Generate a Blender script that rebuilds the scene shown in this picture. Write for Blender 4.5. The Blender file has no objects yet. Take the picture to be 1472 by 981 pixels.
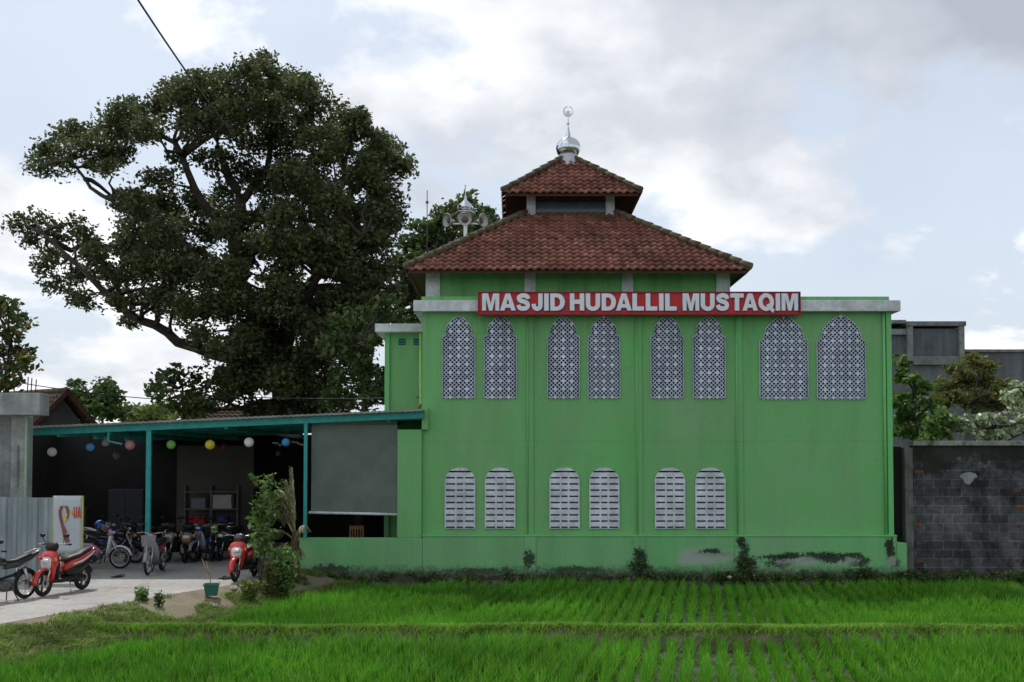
import bpy, math, random
import numpy as np
from mathutils import Vector, Matrix
random.seed(7); RNG = np.random.default_rng(7)
SC = bpy.context.scene
COL = SC.collection
PI = math.pi
rad = math.radians

# ------------------------------------------------------------------ camera
F = 1500.0; PITCH = rad(2.0); HC = 2.9; HOR = 672.0
CY = HOR - F*math.tan(PITCH)
cd = bpy.data.cameras.new('camera'); cam = bpy.data.objects.new('camera', cd); COL.objects.link(cam)
cd.sensor_width = 36; cd.lens = 36*F/1472; cd.shift_y = (CY-490.5)/1472
cd.clip_end = 6000; cd.clip_start = 0.1
cam.location = (0, 0, HC); cam.rotation_euler = (PI/2+PITCH, 0, 0); SC.camera = cam

def P(px, py, Y):
    """world point at distance Y (m) from the camera's road, seen in the direction px,py of the photo"""
    a = px-736; b = -(py-CY)
    dy = F*math.cos(PITCH)-b*math.sin(PITCH); dz = F*math.sin(PITCH)+b*math.cos(PITCH)
    return Vector((a*Y/dy, Y, HC+dz*Y/dy))
def G(px, py, z=0.25):
    a = px-736; b = -(py-CY)
    dy = F*math.cos(PITCH)-b*math.sin(PITCH); dz = F*math.sin(PITCH)+b*math.cos(PITCH)
    t = (z-HC)/dz
    return Vector((a*t, dy*t, z))

# ------------------------------------------------------------------ materials
def new_mat(name):
    m = bpy.data.materials.new(name); m.use_nodes = True
    nt = m.node_tree; b = nt.nodes['Principled BSDF']
    return m, nt, b
def nd(nt, typ, **kw):
    n = nt.nodes.new(typ)
    for k, v in kw.items(): setattr(n, k, v)
    return n
def setin(n, **kw):
    for k, v in kw.items(): n.inputs[k.replace('_', ' ')].default_value = v
def ramp(nt, stops, interp='LINEAR'):
    r = nt.nodes.new('ShaderNodeValToRGB'); r.color_ramp.interpolation = interp
    e = r.color_ramp.elements
    while len(e) < len(stops): e.new(0.5)
    for i, (p, c) in enumerate(stops):
        e[i].position = p; e[i].color = (c[0], c[1], c[2], 1) if not isinstance(c, (int, float)) else (c, c, c, 1)
    return r
def pos(nt):
    return nt.nodes.new('ShaderNodeNewGeometry').outputs['Position']
def noise(nt, vec, scale, detail=5, rough=.6, stretch=None):
    if stretch:
        mp = nd(nt, 'ShaderNodeMapping'); mp.inputs['Scale'].default_value = stretch
        nt.links.new(vec, mp.inputs['Vector']); vec = mp.outputs[0]
    n = nd(nt, 'ShaderNodeTexNoise'); n.inputs['Scale'].default_value = scale
    n.inputs['Detail'].default_value = detail; n.inputs['Roughness'].default_value = rough
    nt.links.new(vec, n.inputs['Vector']); return n.outputs['Fac']
def mixc(nt, fac, a, b, mode='MIX'):
    m = nd(nt, 'ShaderNodeMix', data_type='RGBA', blend_type=mode)
    for s, v in ((0, fac), (6, a), (7, b)):
        if isinstance(v, (int, float)): m.inputs[s].default_value = v
        elif isinstance(v, tuple): m.inputs[s].default_value = (*v, 1)
        else: nt.links.new(v, m.inputs[s])
    return m.outputs[2]
def mth(nt, op, a, b=0.0, clamp=False):
    m = nd(nt, 'ShaderNodeMath', operation=op, use_clamp=clamp)
    for i, v in enumerate((a, b)):
        if isinstance(v, (int, float)): m.inputs[i].default_value = v
        else: nt.links.new(v, m.inputs[i])
    return m.outputs[0]
def bump(nt, b, h, strength=.4, dist=.02):
    n = nd(nt, 'ShaderNodeBump'); n.inputs['Strength'].default_value = strength; n.inputs['Distance'].default_value = dist
    nt.links.new(h, n.inputs['Height']); nt.links.new(n.outputs[0], b.inputs['Normal'])
def M(name, col, rough=.7, var=.15, scale=6, metal=0., bmp=0., col2=None, spec=.3, coat=0):
    m, nt, b = new_mat(name)
    p = pos(nt); n = noise(nt, p, scale)
    lo = tuple(c*(1-var) for c in col); hi = col2 or tuple(min(1, c*(1+var)) for c in col)
    r = ramp(nt, [(.3, lo), (.7, hi)]); nt.links.new(n, r.inputs[0]); nt.links.new(r.outputs[0], b.inputs['Base Color'])
    b.inputs['Roughness'].default_value = rough; b.inputs['Metallic'].default_value = metal
    b.inputs['Specular IOR Level'].default_value = spec; b.inputs['Coat Weight'].default_value = coat
    if bmp: bump(nt, b, noise(nt, p, scale*6), bmp)
    return m
def leafmat(name, c1, c2, c3=None, transl=.35, rough=.55, big=.5, spec=.25):
    """leaves: colour varies from leaf to leaf and from bough to bough"""
    m, nt, b = new_mat(name)
    g = nd(nt, 'ShaderNodeNewGeometry')
    r = ramp(nt, [(0, c1), (.75, c2), (1, c3 or c2)]); nt.links.new(g.outputs['Random Per Island'], r.inputs[0])
    n = noise(nt, g.outputs['Position'], big, 3)
    rr = ramp(nt, [(.35, .7), (.65, 1.25)]); nt.links.new(n, rr.inputs[0])
    c = mixc(nt, 1.0, r.outputs[0], rr.outputs[0], 'MULTIPLY')
    nt.links.new(c, b.inputs['Base Color']); b.inputs['Roughness'].default_value = rough
    b.inputs['Specular IOR Level'].default_value = spec
    t = nd(nt, 'ShaderNodeBsdfTranslucent'); nt.links.new(c, t.inputs['Color'])
    mx = nd(nt, 'ShaderNodeMixShader'); mx.inputs[0].default_value = transl
    nt.links.new(b.outputs[0], mx.inputs[1]); nt.links.new(t.outputs[0], mx.inputs[2])
    nt.links.new(mx.outputs[0], nt.nodes['Material Output'].inputs['Surface'])
    return m

GREEN = (.165, .435, .165)
def wall_mat(name, col, spots=(), base_z=None, dirt=.35):
    """painted render: faint roller patches, drip streaks; spots = worn places (x, z, rx, rz, kind)"""
    m, nt, b = new_mat(name)
    p = pos(nt)
    n1 = noise(nt, p, .55, 4); n2 = noise(nt, p, 1.6, 5, .65, (1, 1, .12)); n3 = noise(nt, p, 14, 4)
    r1 = ramp(nt, [(.3, (col[0]*1.22, col[1]*.93, col[2]*1.12)), (.7, (col[0]*.9, col[1]*1.04, col[2]*.9))]); nt.links.new(n1, r1.inputs[0])
    r2 = ramp(nt, [(.35, .82), (.6, 1.04)]); nt.links.new(n2, r2.inputs[0])
    c = mixc(nt, dirt*1.6, r1.outputs[0], r2.outputs[0], 'MULTIPLY')
    r3 = ramp(nt, [(.35, .93), (.65, 1.05)]); nt.links.new(n3, r3.inputs[0])
    c = mixc(nt, .6, c, r3.outputs[0], 'MULTIPLY')
    sp = nd(nt, 'ShaderNodeSeparateXYZ'); nt.links.new(p, sp.inputs[0])
    if not spots:
        # rain runs from the ledge, a plaster joint between the storeys, a few filled patches and hairline cracks
        run = noise(nt, p, 3.1, 6, .75, (1, 1, .09)); top = mth(nt, 'MULTIPLY', mth(nt, 'SUBTRACT', sp.outputs[2], 4.6), .36, True)
        rr_ = ramp(nt, [(.50, 0.), (.68, 1.)]); nt.links.new(run, rr_.inputs[0])
        c = mixc(nt, mth(nt, 'MULTIPLY', mth(nt, 'MULTIPLY', rr_.outputs[0], top), .38), c, (.05, .10, .04))
        j_ = mth(nt, 'ABSOLUTE', mth(nt, 'SUBTRACT', mth(nt, 'ADD', sp.outputs[2], mth(nt, 'MULTIPLY', noise(nt, p, .8), .08)), 3.62)); jr = ramp(nt, [(.004, .35), (.02, 0.)]); nt.links.new(j_, jr.inputs[0])
        c = mixc(nt, mth(nt, 'MULTIPLY', jr.outputs[0], noise(nt, p, 2.)), c, (.06, .13, .06))
        pt = ramp(nt, [(.60, 0.), (.68, .14)]); nt.links.new(noise(nt, p, .9, 2, .4, (1, 1, 1.7)), pt.inputs[0]); c = mixc(nt, pt.outputs[0], c, (col[0]*1.5, col[1]*.93, col[2]*1.45))
        vk = nd(nt, 'ShaderNodeTexVoronoi', feature='DISTANCE_TO_EDGE'); vk.inputs['Scale'].default_value = .42; wq = nd(nt, 'ShaderNodeVectorMath', operation='ADD'); tn = nd(nt, 'ShaderNodeTexNoise'); tn.inputs['Scale'].default_value = 1.8; tn.inputs['Detail'].default_value = 6
        nt.links.new(p, tn.inputs['Vector']); nt.links.new(p, wq.inputs[0]); nt.links.new(tn.outputs['Color'], wq.inputs[1]); nt.links.new(wq.outputs[0], vk.inputs['Vector'])
        kr = ramp(nt, [(.0, .28), (.004, 0.)]); nt.links.new(vk.outputs['Distance'], kr.inputs[0]); gate = ramp(nt, [(.56, 0.), (.64, 1.)]); nt.links.new(noise(nt, p, .45, 2), gate.inputs[0])
        c = mixc(nt, mth(nt, 'MULTIPLY', kr.outputs[0], gate.outputs[0]), c, (.05, .09, .045))
    na = noise(nt, p, 3.2, 6, .72); nb = noise(nt, p, 11, 5, .7)
    nc_ = noise(nt, p, 34, 4, .7)
    ragged = mth(nt, 'ADD', mth(nt, 'ADD', mth(nt, 'MULTIPLY', na, 2.2), mth(nt, 'MULTIPLY', nb, 2.6)), mth(nt, 'MULTIPLY', nc_, 1.6))
    for (sx, sz, rx, rz, kind) in spots:
        dx = mth(nt, 'DIVIDE', mth(nt, 'SUBTRACT', sp.outputs[0], sx), rx)
        dz = mth(nt, 'DIVIDE', mth(nt, 'SUBTRACT', sp.outputs[2], sz), rz)
        d = mth(nt, 'SQRT', mth(nt, 'ADD', mth(nt, 'MULTIPLY', dx, dx), mth(nt, 'MULTIPLY', dz, dz)))
        v = mth(nt, 'SUBTRACT', mth(nt, 'SUBTRACT', ragged, 1.8), mth(nt, 'MULTIPLY', d, 1.15))
        f = ramp(nt, [(.18, 0.), (.62, 1.)]); nt.links.new(v, f.inputs[0])
        tone = {'mould': (.018, .03, .018), 'bare': (.33, .38, .33)}[kind]
        c = mixc(nt, mth(nt, 'MULTIPLY', f.outputs[0], .92 if kind == 'mould' else .75), c, tone)
    if base_z is not None:
        e = mth(nt, 'ADD', mth(nt, 'SUBTRACT', sp.outputs[2], base_z), mth(nt, 'MULTIPLY', mth(nt, 'SUBTRACT', 3.2, ragged), .16))
        f = ramp(nt, [(.0, .9), (.22, .0)]); nt.links.new(e, f.inputs[0])
        c = mixc(nt, f.outputs[0], c, (.07, .085, .06))
    nt.links.new(c, b.inputs['Base Color']); b.inputs['Roughness'].default_value = .75; b.inputs['Specular IOR Level'].default_value = .2
    bump(nt, b, n3, .25, .01)
    return m

def concrete(name, col, streak=.5, moss=0., scale=1.5):
    m, nt, b = new_mat(name); p = pos(nt)
    n1 = noise(nt, p, scale, 6, .65); n2 = noise(nt, p, 2.5, 5, .7, (1, 1, .1)); n3 = noise(nt, p, 22, 4)
    r1 = ramp(nt, [(.3, tuple(c*.7 for c in col)), (.7, tuple(c*1.25 for c in col))]); nt.links.new(n1, r1.inputs[0])
    r2 = ramp(nt, [(.38, .42), (.62, 1.05)]); nt.links.new(n2, r2.inputs[0])
    c = mixc(nt, streak, r1.outputs[0], r2.outputs[0], 'MULTIPLY')
    r3 = ramp(nt, [(.3, .85), (.7, 1.1)]); nt.links.new(n3, r3.inputs[0]); c = mixc(nt, .8, c, r3.outputs[0], 'MULTIPLY')
    if moss:
        r4 = ramp(nt, [(.5, 0.), (.62, moss)]); nt.links.new(noise(nt, p, 3.3, 6, .7), r4.inputs[0])
        c = mixc(nt, r4.outputs[0], c, (.05, .075, .03))
    nt.links.new(c, b.inputs['Base Color']); b.inputs['Roughness'].default_value = .9; b.inputs['Specular IOR Level'].default_value = .15
    bump(nt, b, n3, .5, .02); return m

# ------------------------------------------------------------------ mesh builder
class MB:
    def __init__(s): s.v = []; s.f = []
    def add(s, vs, fs):
        o = len(s.v); s.v += [tuple(v) for v in vs]; s.f += [tuple(i+o for i in f) for f in fs]; return s
    def box(s, x0, x1, y0, y1, z0, z1, top=None):
        t = top or 0
        vs = [(x0, y0, z0), (x1, y0, z0), (x1, y1, z0), (x0, y1, z0), (x0+t, y0+t, z1), (x1-t, y0+t, z1), (x1-t, y1-t, z1), (x0+t, y1-t, z1)]
        return s.add(vs, [(3, 2, 1, 0), (4, 5, 6, 7), (0, 1, 5, 4), (1, 2, 6, 5), (2, 3, 7, 6), (3, 0, 4, 7)])
    def beam(s, a, b, w, h):
        """rectangular bar from a to b"""
        a = Vector(a); b = Vector(b); d = (b-a).normalized()
        up = Vector((0, 0, 1)) if abs(d.z) < .9 else Vector((0, 1, 0))
        r = d.cross(up).normalized()*w/2; u = r.cross(d).normalized()*h/2
        vs = [a-r-u, a+r-u, a+r+u, a-r+u, b-r-u, b+r-u, b+r+u, b-r+u]
        return s.add(vs, [(3, 2, 1, 0), (4, 5, 6, 7), (0, 1, 5, 4), (1, 2, 6, 5), (2, 3, 7, 6), (3, 0, 4, 7)])
    def loft(s, pts, radii, n=10, e=2.0, cap=True, side=None):
        """tube through pts; radii = r or (half-width, half-height)"""
        pts = [Vector(p) for p in pts]; rings = []
        for i, p in enumerate(pts):
            d = (pts[min(i+1, len(pts)-1)]-pts[max(i-1, 0)]).normalized()
            sd = Vector(side) if side else (Vector((0, 0, 1)).cross(d) if abs(d.z) < .95 else Vector((0, 1, 0)))
            sd = (sd-d*sd.dot(d)).normalized(); up = d.cross(sd).normalized()
            r = radii[i] if isinstance(radii, (list, tuple)) else radii
            rw, rh = r if isinstance(r, (list, tuple)) else (r, r)
            ring = []
            for k in range(n):
                a = 2*PI*k/n; c, q = math.cos(a), math.sin(a)
                cc = math.copysign(abs(c)**(2/e), c); qq = math.copysign(abs(q)**(2/e), q)
                ring.append(p+sd*rw*cc+up*rh*qq)
            rings.append(ring)
        vs = [v for r in rings for v in r]; fs = []
        for i in range(len(rings)-1):
            for k in range(n):
                a = i*n+k; b = i*n+(k+1) % n; fs.append((a, b, b+n, a+n))
        if cap: fs.append(tuple(reversed(range(n)))); fs.append(tuple(range((len(rings)-1)*n, len(rings)*n)))
        return s.add(vs, fs)
    def lathe(s, prof, c=(0, 0, 0), n=24, axis='z'):
        vs = []; fs = []
        for (r, h) in prof:
            for k in range(n):
                a = 2*PI*k/n
                v = (r*math.cos(a), r*math.sin(a), h)
                if axis == 'y': v = (v[0], v[2], v[1])
                if axis == 'x': v = (v[2], v[0], v[1])
                vs.append((v[0]+c[0], v[1]+c[1], v[2]+c[2]))
        for i in range(len(prof)-1):
            for k in range(n):
                a = i*n+k; b = i*n+(k+1) % n
                fs.append((a, b, b+n, a+n) if axis != 'y' else (a+n, b+n, b, a))
        return s.add(vs, fs)
    def torus(s, c, R, r, n=24, m=8, rw=None, a0=0, a1=2*PI):
        """ring in the xz plane"""
        full = abs(a1-a0-2*PI) < 1e-6; N = n if full else n+1; vs = []; fs = []
        for i in range(N):
            a = a0+(a1-a0)*i/n
            for k in range(m):
                b = 2*PI*k/m; rr = R+r*math.cos(b)
                vs.append((c[0]+rr*math.cos(a), c[1]+(rw or r)*math.sin(b), c[2]+rr*math.sin(a)))
        for i in range(n):
            for k in range(m):
                p = i*m+k; q = i*m+(k+1) % m; j = ((i+1) % N)*m
                fs.append((p, j+k, j+(k+1) % m, q))
        return s.add(vs, fs)
    def ball(s, c, rx, ry=None, rz=None, n=16, m=10):
        ry = ry or rx; rz = rz or rx
        vs = []; fs = []
        for i in range(m+1):
            t = PI*i/m
            for k in range(n):
                a = 2*PI*k/n; vs.append((c[0]+rx*math.sin(t)*math.cos(a), c[1]+ry*math.sin(t)*math.sin(a), c[2]+rz*math.cos(t)))
        for i in range(m):
            for k in range(n):
                a = i*n+k; b = i*n+(k+1) % n; fs.append((a+n, b+n, b, a))
        return s.add(vs, fs)
    def prism(s, poly, y0, y1):
        """xz polygon given thickness in y (y0 = front)"""
        n = len(poly); vs = [(x, y0, z) for x, z in poly]+[(x, y1, z) for x, z in poly]
        fs = [tuple(range(n)), tuple(reversed(range(n, 2*n)))]+[(i, i+n, (i+1) % n+n, (i+1) % n) for i in range(n)]
        return s.add(vs, fs)
    def build(s, name, mat, parent=None, smooth=False, bevel=0, **kw):
        me = bpy.data.meshes.new(name); me.from_pydata(s.v, [], s.f); me.validate()
        o = bpy.data.objects.new(name, me); COL.objects.link(o)
        if mat: me.materials.append(mat)
        if smooth:
            me.polygons.foreach_set('use_smooth', [True]*len(me.polygons))
        if bevel:
            b = o.modifiers.new('bevel', 'BEVEL'); b.width = bevel; b.segments = 2; b.limit_method = 'ANGLE'; b.angle_limit = rad(40)
        if parent: o.parent = parent
        tag(o, **kw); return o
def np_mesh(name, V, Q, mat, parent=None, **kw):
    """V n x 3, Q faces m x 4 or m x 3"""
    me = bpy.data.meshes.new(name); V = np.asarray(V, np.float32); Q = np.asarray(Q, np.int32); k = Q.shape[1]
    me.vertices.add(len(V)); me.vertices.foreach_set('co', V.ravel())
    me.loops.add(Q.size); me.loops.foreach_set('vertex_index', Q.ravel())
    me.polygons.add(len(Q)); me.polygons.foreach_set('loop_start', np.arange(0, Q.size, k, dtype=np.int32))
    me.update(calc_edges=True); me.validate()
    o = bpy.data.objects.new(name, me); COL.objects.link(o); me.materials.append(mat)
    if parent: o.parent = parent
    tag(o, **kw); return o
def tag(o, label=None, cat=None, group=None, kind=None):
    for k, v in (('label', label), ('category', cat), ('group', group), ('kind', kind)):
        if v: o[k] = v
def empty(name, loc=(0, 0, 0), rz=0, **kw):
    o = bpy.data.objects.new(name, None); COL.objects.link(o); o.location = loc; o.rotation_euler = (0, 0, rz)
    o.empty_display_size = .2; tag(o, **kw); return o
def copy_tree(o, parent=None):
    c = o.copy(); COL.objects.link(c)
    if parent: c.parent = parent
    for ch in list(o.children): copy_tree(ch, c)
    return c

# ------------------------------------------------------------------ light and sky
SUN_EL, SUN_AZ = rad(60), rad(-24)      # sun stands behind the mosque, a little to the left
sd = Vector((math.sin(SUN_AZ)*math.cos(SUN_EL), math.cos(SUN_AZ)*math.cos(SUN_EL), math.sin(SUN_EL)))
ld = bpy.data.lights.new('sun', 'SUN'); ld.energy = 2.4; ld.angle = rad(1.5); ld.color = (1, .96, .9)
sun = bpy.data.objects.new('sun', ld); COL.objects.link(sun); sun.rotation_euler = sd.to_track_quat('Z', 'Y').to_euler()
W = bpy.data.worlds.new('World'); SC.world = W; W.use_nodes = True
nt = W.node_tree; bg = nt.nodes['Background']
sky = nd(nt, 'ShaderNodeTexSky', sky_type='NISHITA', sun_disc=False); sky.sun_elevation = SUN_EL; sky.sun_rotation = SUN_AZ
sky.air_density = 1.2; sky.dust_density = 2.5
tc = nd(nt, 'ShaderNodeTexCoord'); sep = nd(nt, 'ShaderNodeSeparateXYZ'); nt.links.new(tc.outputs['Generated'], sep.inputs[0])
den = mth(nt, 'ADD', mth(nt, 'MAXIMUM', sep.outputs[2], 0.0), .42)
cx = mth(nt, 'DIVIDE', sep.outputs[0], den); cyy = mth(nt, 'DIVIDE', sep.outputs[1], den)
cb = nd(nt, 'ShaderNodeCombineXYZ'); nt.links.new(cx, cb.inputs[0]); nt.links.new(cyy, cb.inputs[1]); cb.inputs[2].default_value = 3.7
bank = mth(nt, 'MULTIPLY', mth(nt, 'MAXIMUM', mth(nt, 'ADD', sep.outputs[0], .12), 0.0), mth(nt, 'MAXIMUM', mth(nt, 'SUBTRACT', sep.outputs[2], .27), 0.0))
n1 = mth(nt, 'ADD', noise(nt, cb.outputs[0], 2.5, 10, .55), mth(nt, 'MULTIPLY', bank, 3.2)); n2 = noise(nt, cb.outputs[0], .8, 6, .55)
nz3 = nd(nt, 'ShaderNodeVectorMath', operation='ADD'); nz3.inputs[1].default_value = (7.3, 2.1, 0); nt.links.new(cb.outputs[0], nz3.inputs[0])
n3 = noise(nt, nz3.outputs[0], 2.1, 8, .55)
cov = ramp(nt, [(.455, .08), (.525, 1.)]); nt.links.new(n1, cov.inputs[0])
# cloud tone: grey undersides where the cloud is thick, white elsewhere; a heavier bank to the upper right
hv = mth(nt, 'ADD', n3, mth(nt, 'MULTIPLY', bank, 4.5))
tone = ramp(nt, [(.40, (8.6, 8.6, 8.6)), (.49, (6.6, 6.75, 7.0)), (.58, (4.8, 5.05, 5.5)), (.74, (3.3, 3.6, 4.15))]); nt.links.new(hv, tone.inputs[0])
skyc = mixc(nt, .8, sky.outputs[0], (4.5, 5.1, 5.95))
mix = mixc(nt, cov.outputs[0], skyc, tone.outputs[0])
nt.links.new(mix, bg.inputs['Color']); bg.inputs['Strength'].default_value = .118
SC.view_settings.view_transform = 'Standard'; SC.view_settings.look = 'None'; SC.view_settings.exposure = 0.33; SC.view_settings.gamma = 1
SC.render.engine = 'CYCLES'; SC.cycles.max_bounces = 6; SC.cycles.transparent_max_bounces = 6

# ------------------------------------------------------------------ shared materials
m_white = concrete('whitewashed_render', (.62, .65, .70), .25, 0)
m_band = concrete('grey_white_band', (.66, .69, .73), .3, .15)
m_teal = M('teal_paint', (.03, .29, .27), .5, .2)
m_dark = M('dark_recess', (.008, .009, .014), .8, .2)
m_steel = M('polished_steel', (.62, .65, .68), .14, .05, metal=1)
m_black = M('black_plastic', (.012, .012, .013), .45, .3)
m_rubber = M('tyre_rubber', (.018, .018, .018), .85, .2)
m_chrome = M('bike_metal', (.5, .5, .5), .28, .1, metal=1)
m_seat = M('seat_vinyl', (.015, .015, .016), .5, .3)
m_mirror = M('mirror_glass', (.4, .42, .45), .05, .02, metal=1)
m_lamp = M('lamp_lens', (.6, .62, .62), .1, .1, spec=.6)
m_red_lens = M('tail_lens', (.45, .02, .02), .2, .1, spec=.6)
m_amber = M('indicator_lens', (.7, .25, .02), .2, .1, spec=.6)
m_bark = M('bark', (.05, .042, .034), .9, .35, 4, bmp=.8)

# ------------------------------------------------------------------ the setting
YF = 27.27
# far ground
m, nt, b = new_mat('ground_soil'); p = pos(nt)
r = ramp(nt, [(.35, (.07, .065, .035)), (.6, (.05, .085, .03))]); nt.links.new(noise(nt, p, .4, 6), r.inputs[0]); nt.links.new(r.outputs[0], b.inputs['Base Color']); b.inputs['Roughness'].default_value = .95
mb = MB()
for x0, x1, y0, y1 in ((-3000, -11.5, -200, 5000), (-11.5, 40, 27.1, 5000), (40, 3000, -200, 5000), (-11.5, 40, -200, 7.0)): mb.add([(x0, y0, -.03), (x1, y0, -.03), (x1, y1, -.03), (x0, y1, -.03)], [(0, 1, 2, 3)])
mb.build('ground', m, kind='structure')
# paddy mud
m, nt, b = new_mat('wet_mud'); p = pos(nt); n = noise(nt, p, 2.2, 6)
r = ramp(nt, [(.35, (.018, .024, .012)), (.65, (.05, .05, .028))]); nt.links.new(n, r.inputs[0]); nt.links.new(r.outputs[0], b.inputs['Base Color'])
r = ramp(nt, [(.4, .15), (.6, .8)]); nt.links.new(n, r.inputs[0]); nt.links.new(r.outputs[0], b.inputs['Roughness']); bump(nt, b, noise(nt, p, 12), .5, .03)
PZ = -.25
MB().add([(-11.5, 6.9, PZ), (40, 6.9, PZ), (40, 27.2, PZ), (-11.5, 27.2, PZ)], [(0, 1, 2, 3)]).build('paddy_mud', m, kind='structure')

E = [(-11.2, 8.5), (-9.9, 13.5), (-9.2, 15.8), (-8.7, 17.7), (-8.15, 19.2), (-7.5, 20.9), (-6.95, 22.3), (-6.35, 23.6), (-5.75, 25.2), (-5.55, 27.25)]
PD = [(-9.2, 8.5), (-8.15, 13.0), (-7.6, 15.0), (-7.0, 17.0), (-6.55, 18.4), (-5.95, 19.4), (-5.55, 21.2), (-5.0, 23.4), (-4.2, 25.2), (-3.9, 27.0)]
def interp(L, t):
    k = t*(len(L)-1); i = min(int(k), len(L)-2); f = k-i
    return (L[i][0]*(1-f)+L[i+1][0]*f, L[i][1]*(1-f)+L[i+1][1]*f)
# concrete yard
m, nt, b = new_mat('worn_concrete'); p = pos(nt)
n1 = noise(nt, p, .7, 6, .65); n2 = noise(nt, p, 9, 5)
r = ramp(nt, [(.3, (.27, .26, .245)), (.7, (.40, .385, .36))]); nt.links.new(n1, r.inputs[0])
r2 = ramp(nt, [(.35, .82), (.65, 1.08)]); nt.links.new(n2, r2.inputs[0]); c = mixc(nt, .9, r.outputs[0], r2.outputs[0], 'MULTIPLY')
vo = nd(nt, 'ShaderNodeTexVoronoi', feature='DISTANCE_TO_EDGE'); vo.inputs['Scale'].default_value = .33
wp = nd(nt, 'ShaderNodeVectorMath', operation='ADD'); nt.links.new(p, wp.inputs[0])
nn = nd(nt, 'ShaderNodeTexNoise'); nn.inputs['Scale'].default_value = 2.; nt.links.new(p, nn.inputs['Vector']); nt.links.new(nn.outputs['Color'], wp.inputs[1]); nt.links.new(wp.outputs[0], vo.inputs['Vector'])
rc = ramp(nt, [(.0, .45), (.012, 1.)]); nt.links.new(vo.outputs['Distance'], rc.inputs[0]); c = mixc(nt, .8, c, rc.outputs[0], 'MULTIPLY')
nt.links.new(c, b.inputs['Base Color']); b.inputs['Roughness'].default_value = .9; bump(nt, b, n2, .3, .01)
poly = E+[(-5.55, 38), (-45, 38), (-45, 8.5)]
n = len(poly); mb = MB(); mb.add([(x, y, .25) for x, y in poly]+[(x, y, -.02) for x, y in poly], [tuple(range(n))]+[(i, i+n, (i+1) % n+n, (i+1) % n) for i in range(n)])
mb.build('concrete_road', m, kind='structure')
MB().add([(-5.55, 27.3, .02), (2, 27.3, .02), (2, 38, .02), (-5.55, 38, .02)], [(0, 1, 2, 3)]).build('yard_floor', m, kind='structure')
# earth verge between road and paddy
m, nt, b = new_mat('dry_earth'); p = pos(nt)
r = ramp(nt, [(.3, (.13, .11, .07)), (.5, (.21, .17, .12)), (.68, (.12, .16, .045))]); nt.links.new(noise(nt, p, 1.7, 7, .65), r.inputs[0]); nt.links.new(r.outputs[0], b.inputs['Base Color']); b.inputs['Roughness'].default_value = .95; bump(nt, b, noise(nt, p, 16, 6), .9, .05)
m_earth = m
NU, NV = 160, 16; vs = []; fs = []
def verge_pt(u, v):
    e = interp(E, u); q = interp(PD, u); v = v; x = e[0]*(1-v)+q[0]*v; y = e[1]*(1-v)+q[1]*v
    z = PZ-.03+.53*max(0, 1-max(0, v))**.8+.07*math.sin(v*PI)
    k = math.sin(x*5.3+y*3.1)*math.sin(y*6.7-x*2.3)*.035+math.sin(x*17+y*13)*.012
    return x, y, max(z+k*math.sin(min(1, v*1.2+.1)*PI*.8), PZ-.05)
for i in range(NU+1):
    for j in range(NV+1): vs.append(verge_pt(i/NU, -.03+1.06*j/NV if j else -.02))
for i in range(NU):
    for j in range(NV): a = i*(NV+1)+j; fs.append((a, a+1, a+NV+2, a+NV+1))
MB().add(vs, fs).build('verge', m_earth, smooth=True, kind='structure')
# grassy bund between the two plots
def bund_y(x): return 18.35+.10*math.sin(x*.8+1)+.06*math.sin(x*2.1)+(.35 if x > 6 else .0)*min(1, (x-6)/6)*-1
vs = []; fs = []; NX = 260
for i in range(NX+1):
    x = -7.7+i*(26.8/NX)
    for j in range(7):
        t = (j-3)/3; vs.append((x, bund_y(x)+t*.29, PZ-.02+.36*(1-abs(t)**2.6)+.015*math.sin(x*9+j)))
for i in range(NX):
    for j in range(6): a = i*7+j; fs.append((a, a+7, a+8, a+1))
MB().add(vs, fs).build('bund', m_earth, smooth=True, kind='structure')

# ------------------------------------------------------------------ grass and rice blades
def blades(name, pts, hgt, wid, lean, mat, per=12, spread=.05, h_jit=.3, droop=.5, **kw):
    """curved blades: each 2 quads; pts n x 3"""
    n = len(pts)*per
    base = np.repeat(pts, per, 0)+np.c_[RNG.normal(0, spread, (n, 2)), np.zeros(n)]
    a = RNG.uniform(0, 2*PI, n); L = np.abs(RNG.normal(lean, lean*.5, n))
    if np.ndim(hgt): H = np.repeat(hgt, per)*RNG.uniform(1-h_jit, 1+h_jit*.5, n)
    else: H = hgt*RNG.uniform(1-h_jit, 1+h_jit*.5, n)
    d = np.c_[np.cos(a), np.sin(a), np.zeros(n)]; s = np.c_[-np.sin(a+.6), np.cos(a+.6), np.zeros(n)]*wid/2
    up = np.array([0, 0, 1.])
    p0 = base; p1 = base+up*(H*.55)[:, None]+d*(L*H*.35)[:, None]; p2 = base+up*(H*(1-L*droop*.5))[:, None]+d*(L*H*1.1)[:, None]
    V = np.stack([p0-s*.7, p0+s*.7, p1-s, p1+s, p2-s*.12, p2+s*.12], 1).reshape(-1, 3)
    i = np.arange(n)*6
    Q = np.concatenate([np.c_[i, i+1, i+3, i+2], np.c_[i+2, i+3, i+5, i+4]])
    return np_mesh(name, V, Q, mat, **kw)
m_rice = leafmat('rice_leaf', (.07, .25, .013), (.115, .37, .022), (.26, .44, .06), .4, .5, .35, .3)
m_bund = leafmat('bund_grass', (.10, .25, .022), (.19, .36, .04), (.36, .44, .10), .3, .6, 1.)
m_verge = leafmat('verge_grass', (.08, .17, .025), (.19, .28, .05), (.34, .33, .14), .3, .6, 1.)
def inside_left(y):   # x of the paddy's left edge at depth y
    return float(np.interp(y, [q[1] for q in PD], [q[0] for q in PD]))
rows = []
ang = math.atan((1012-736)/F); dx, dy = math.sin(ang), math.cos(ang)
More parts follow.
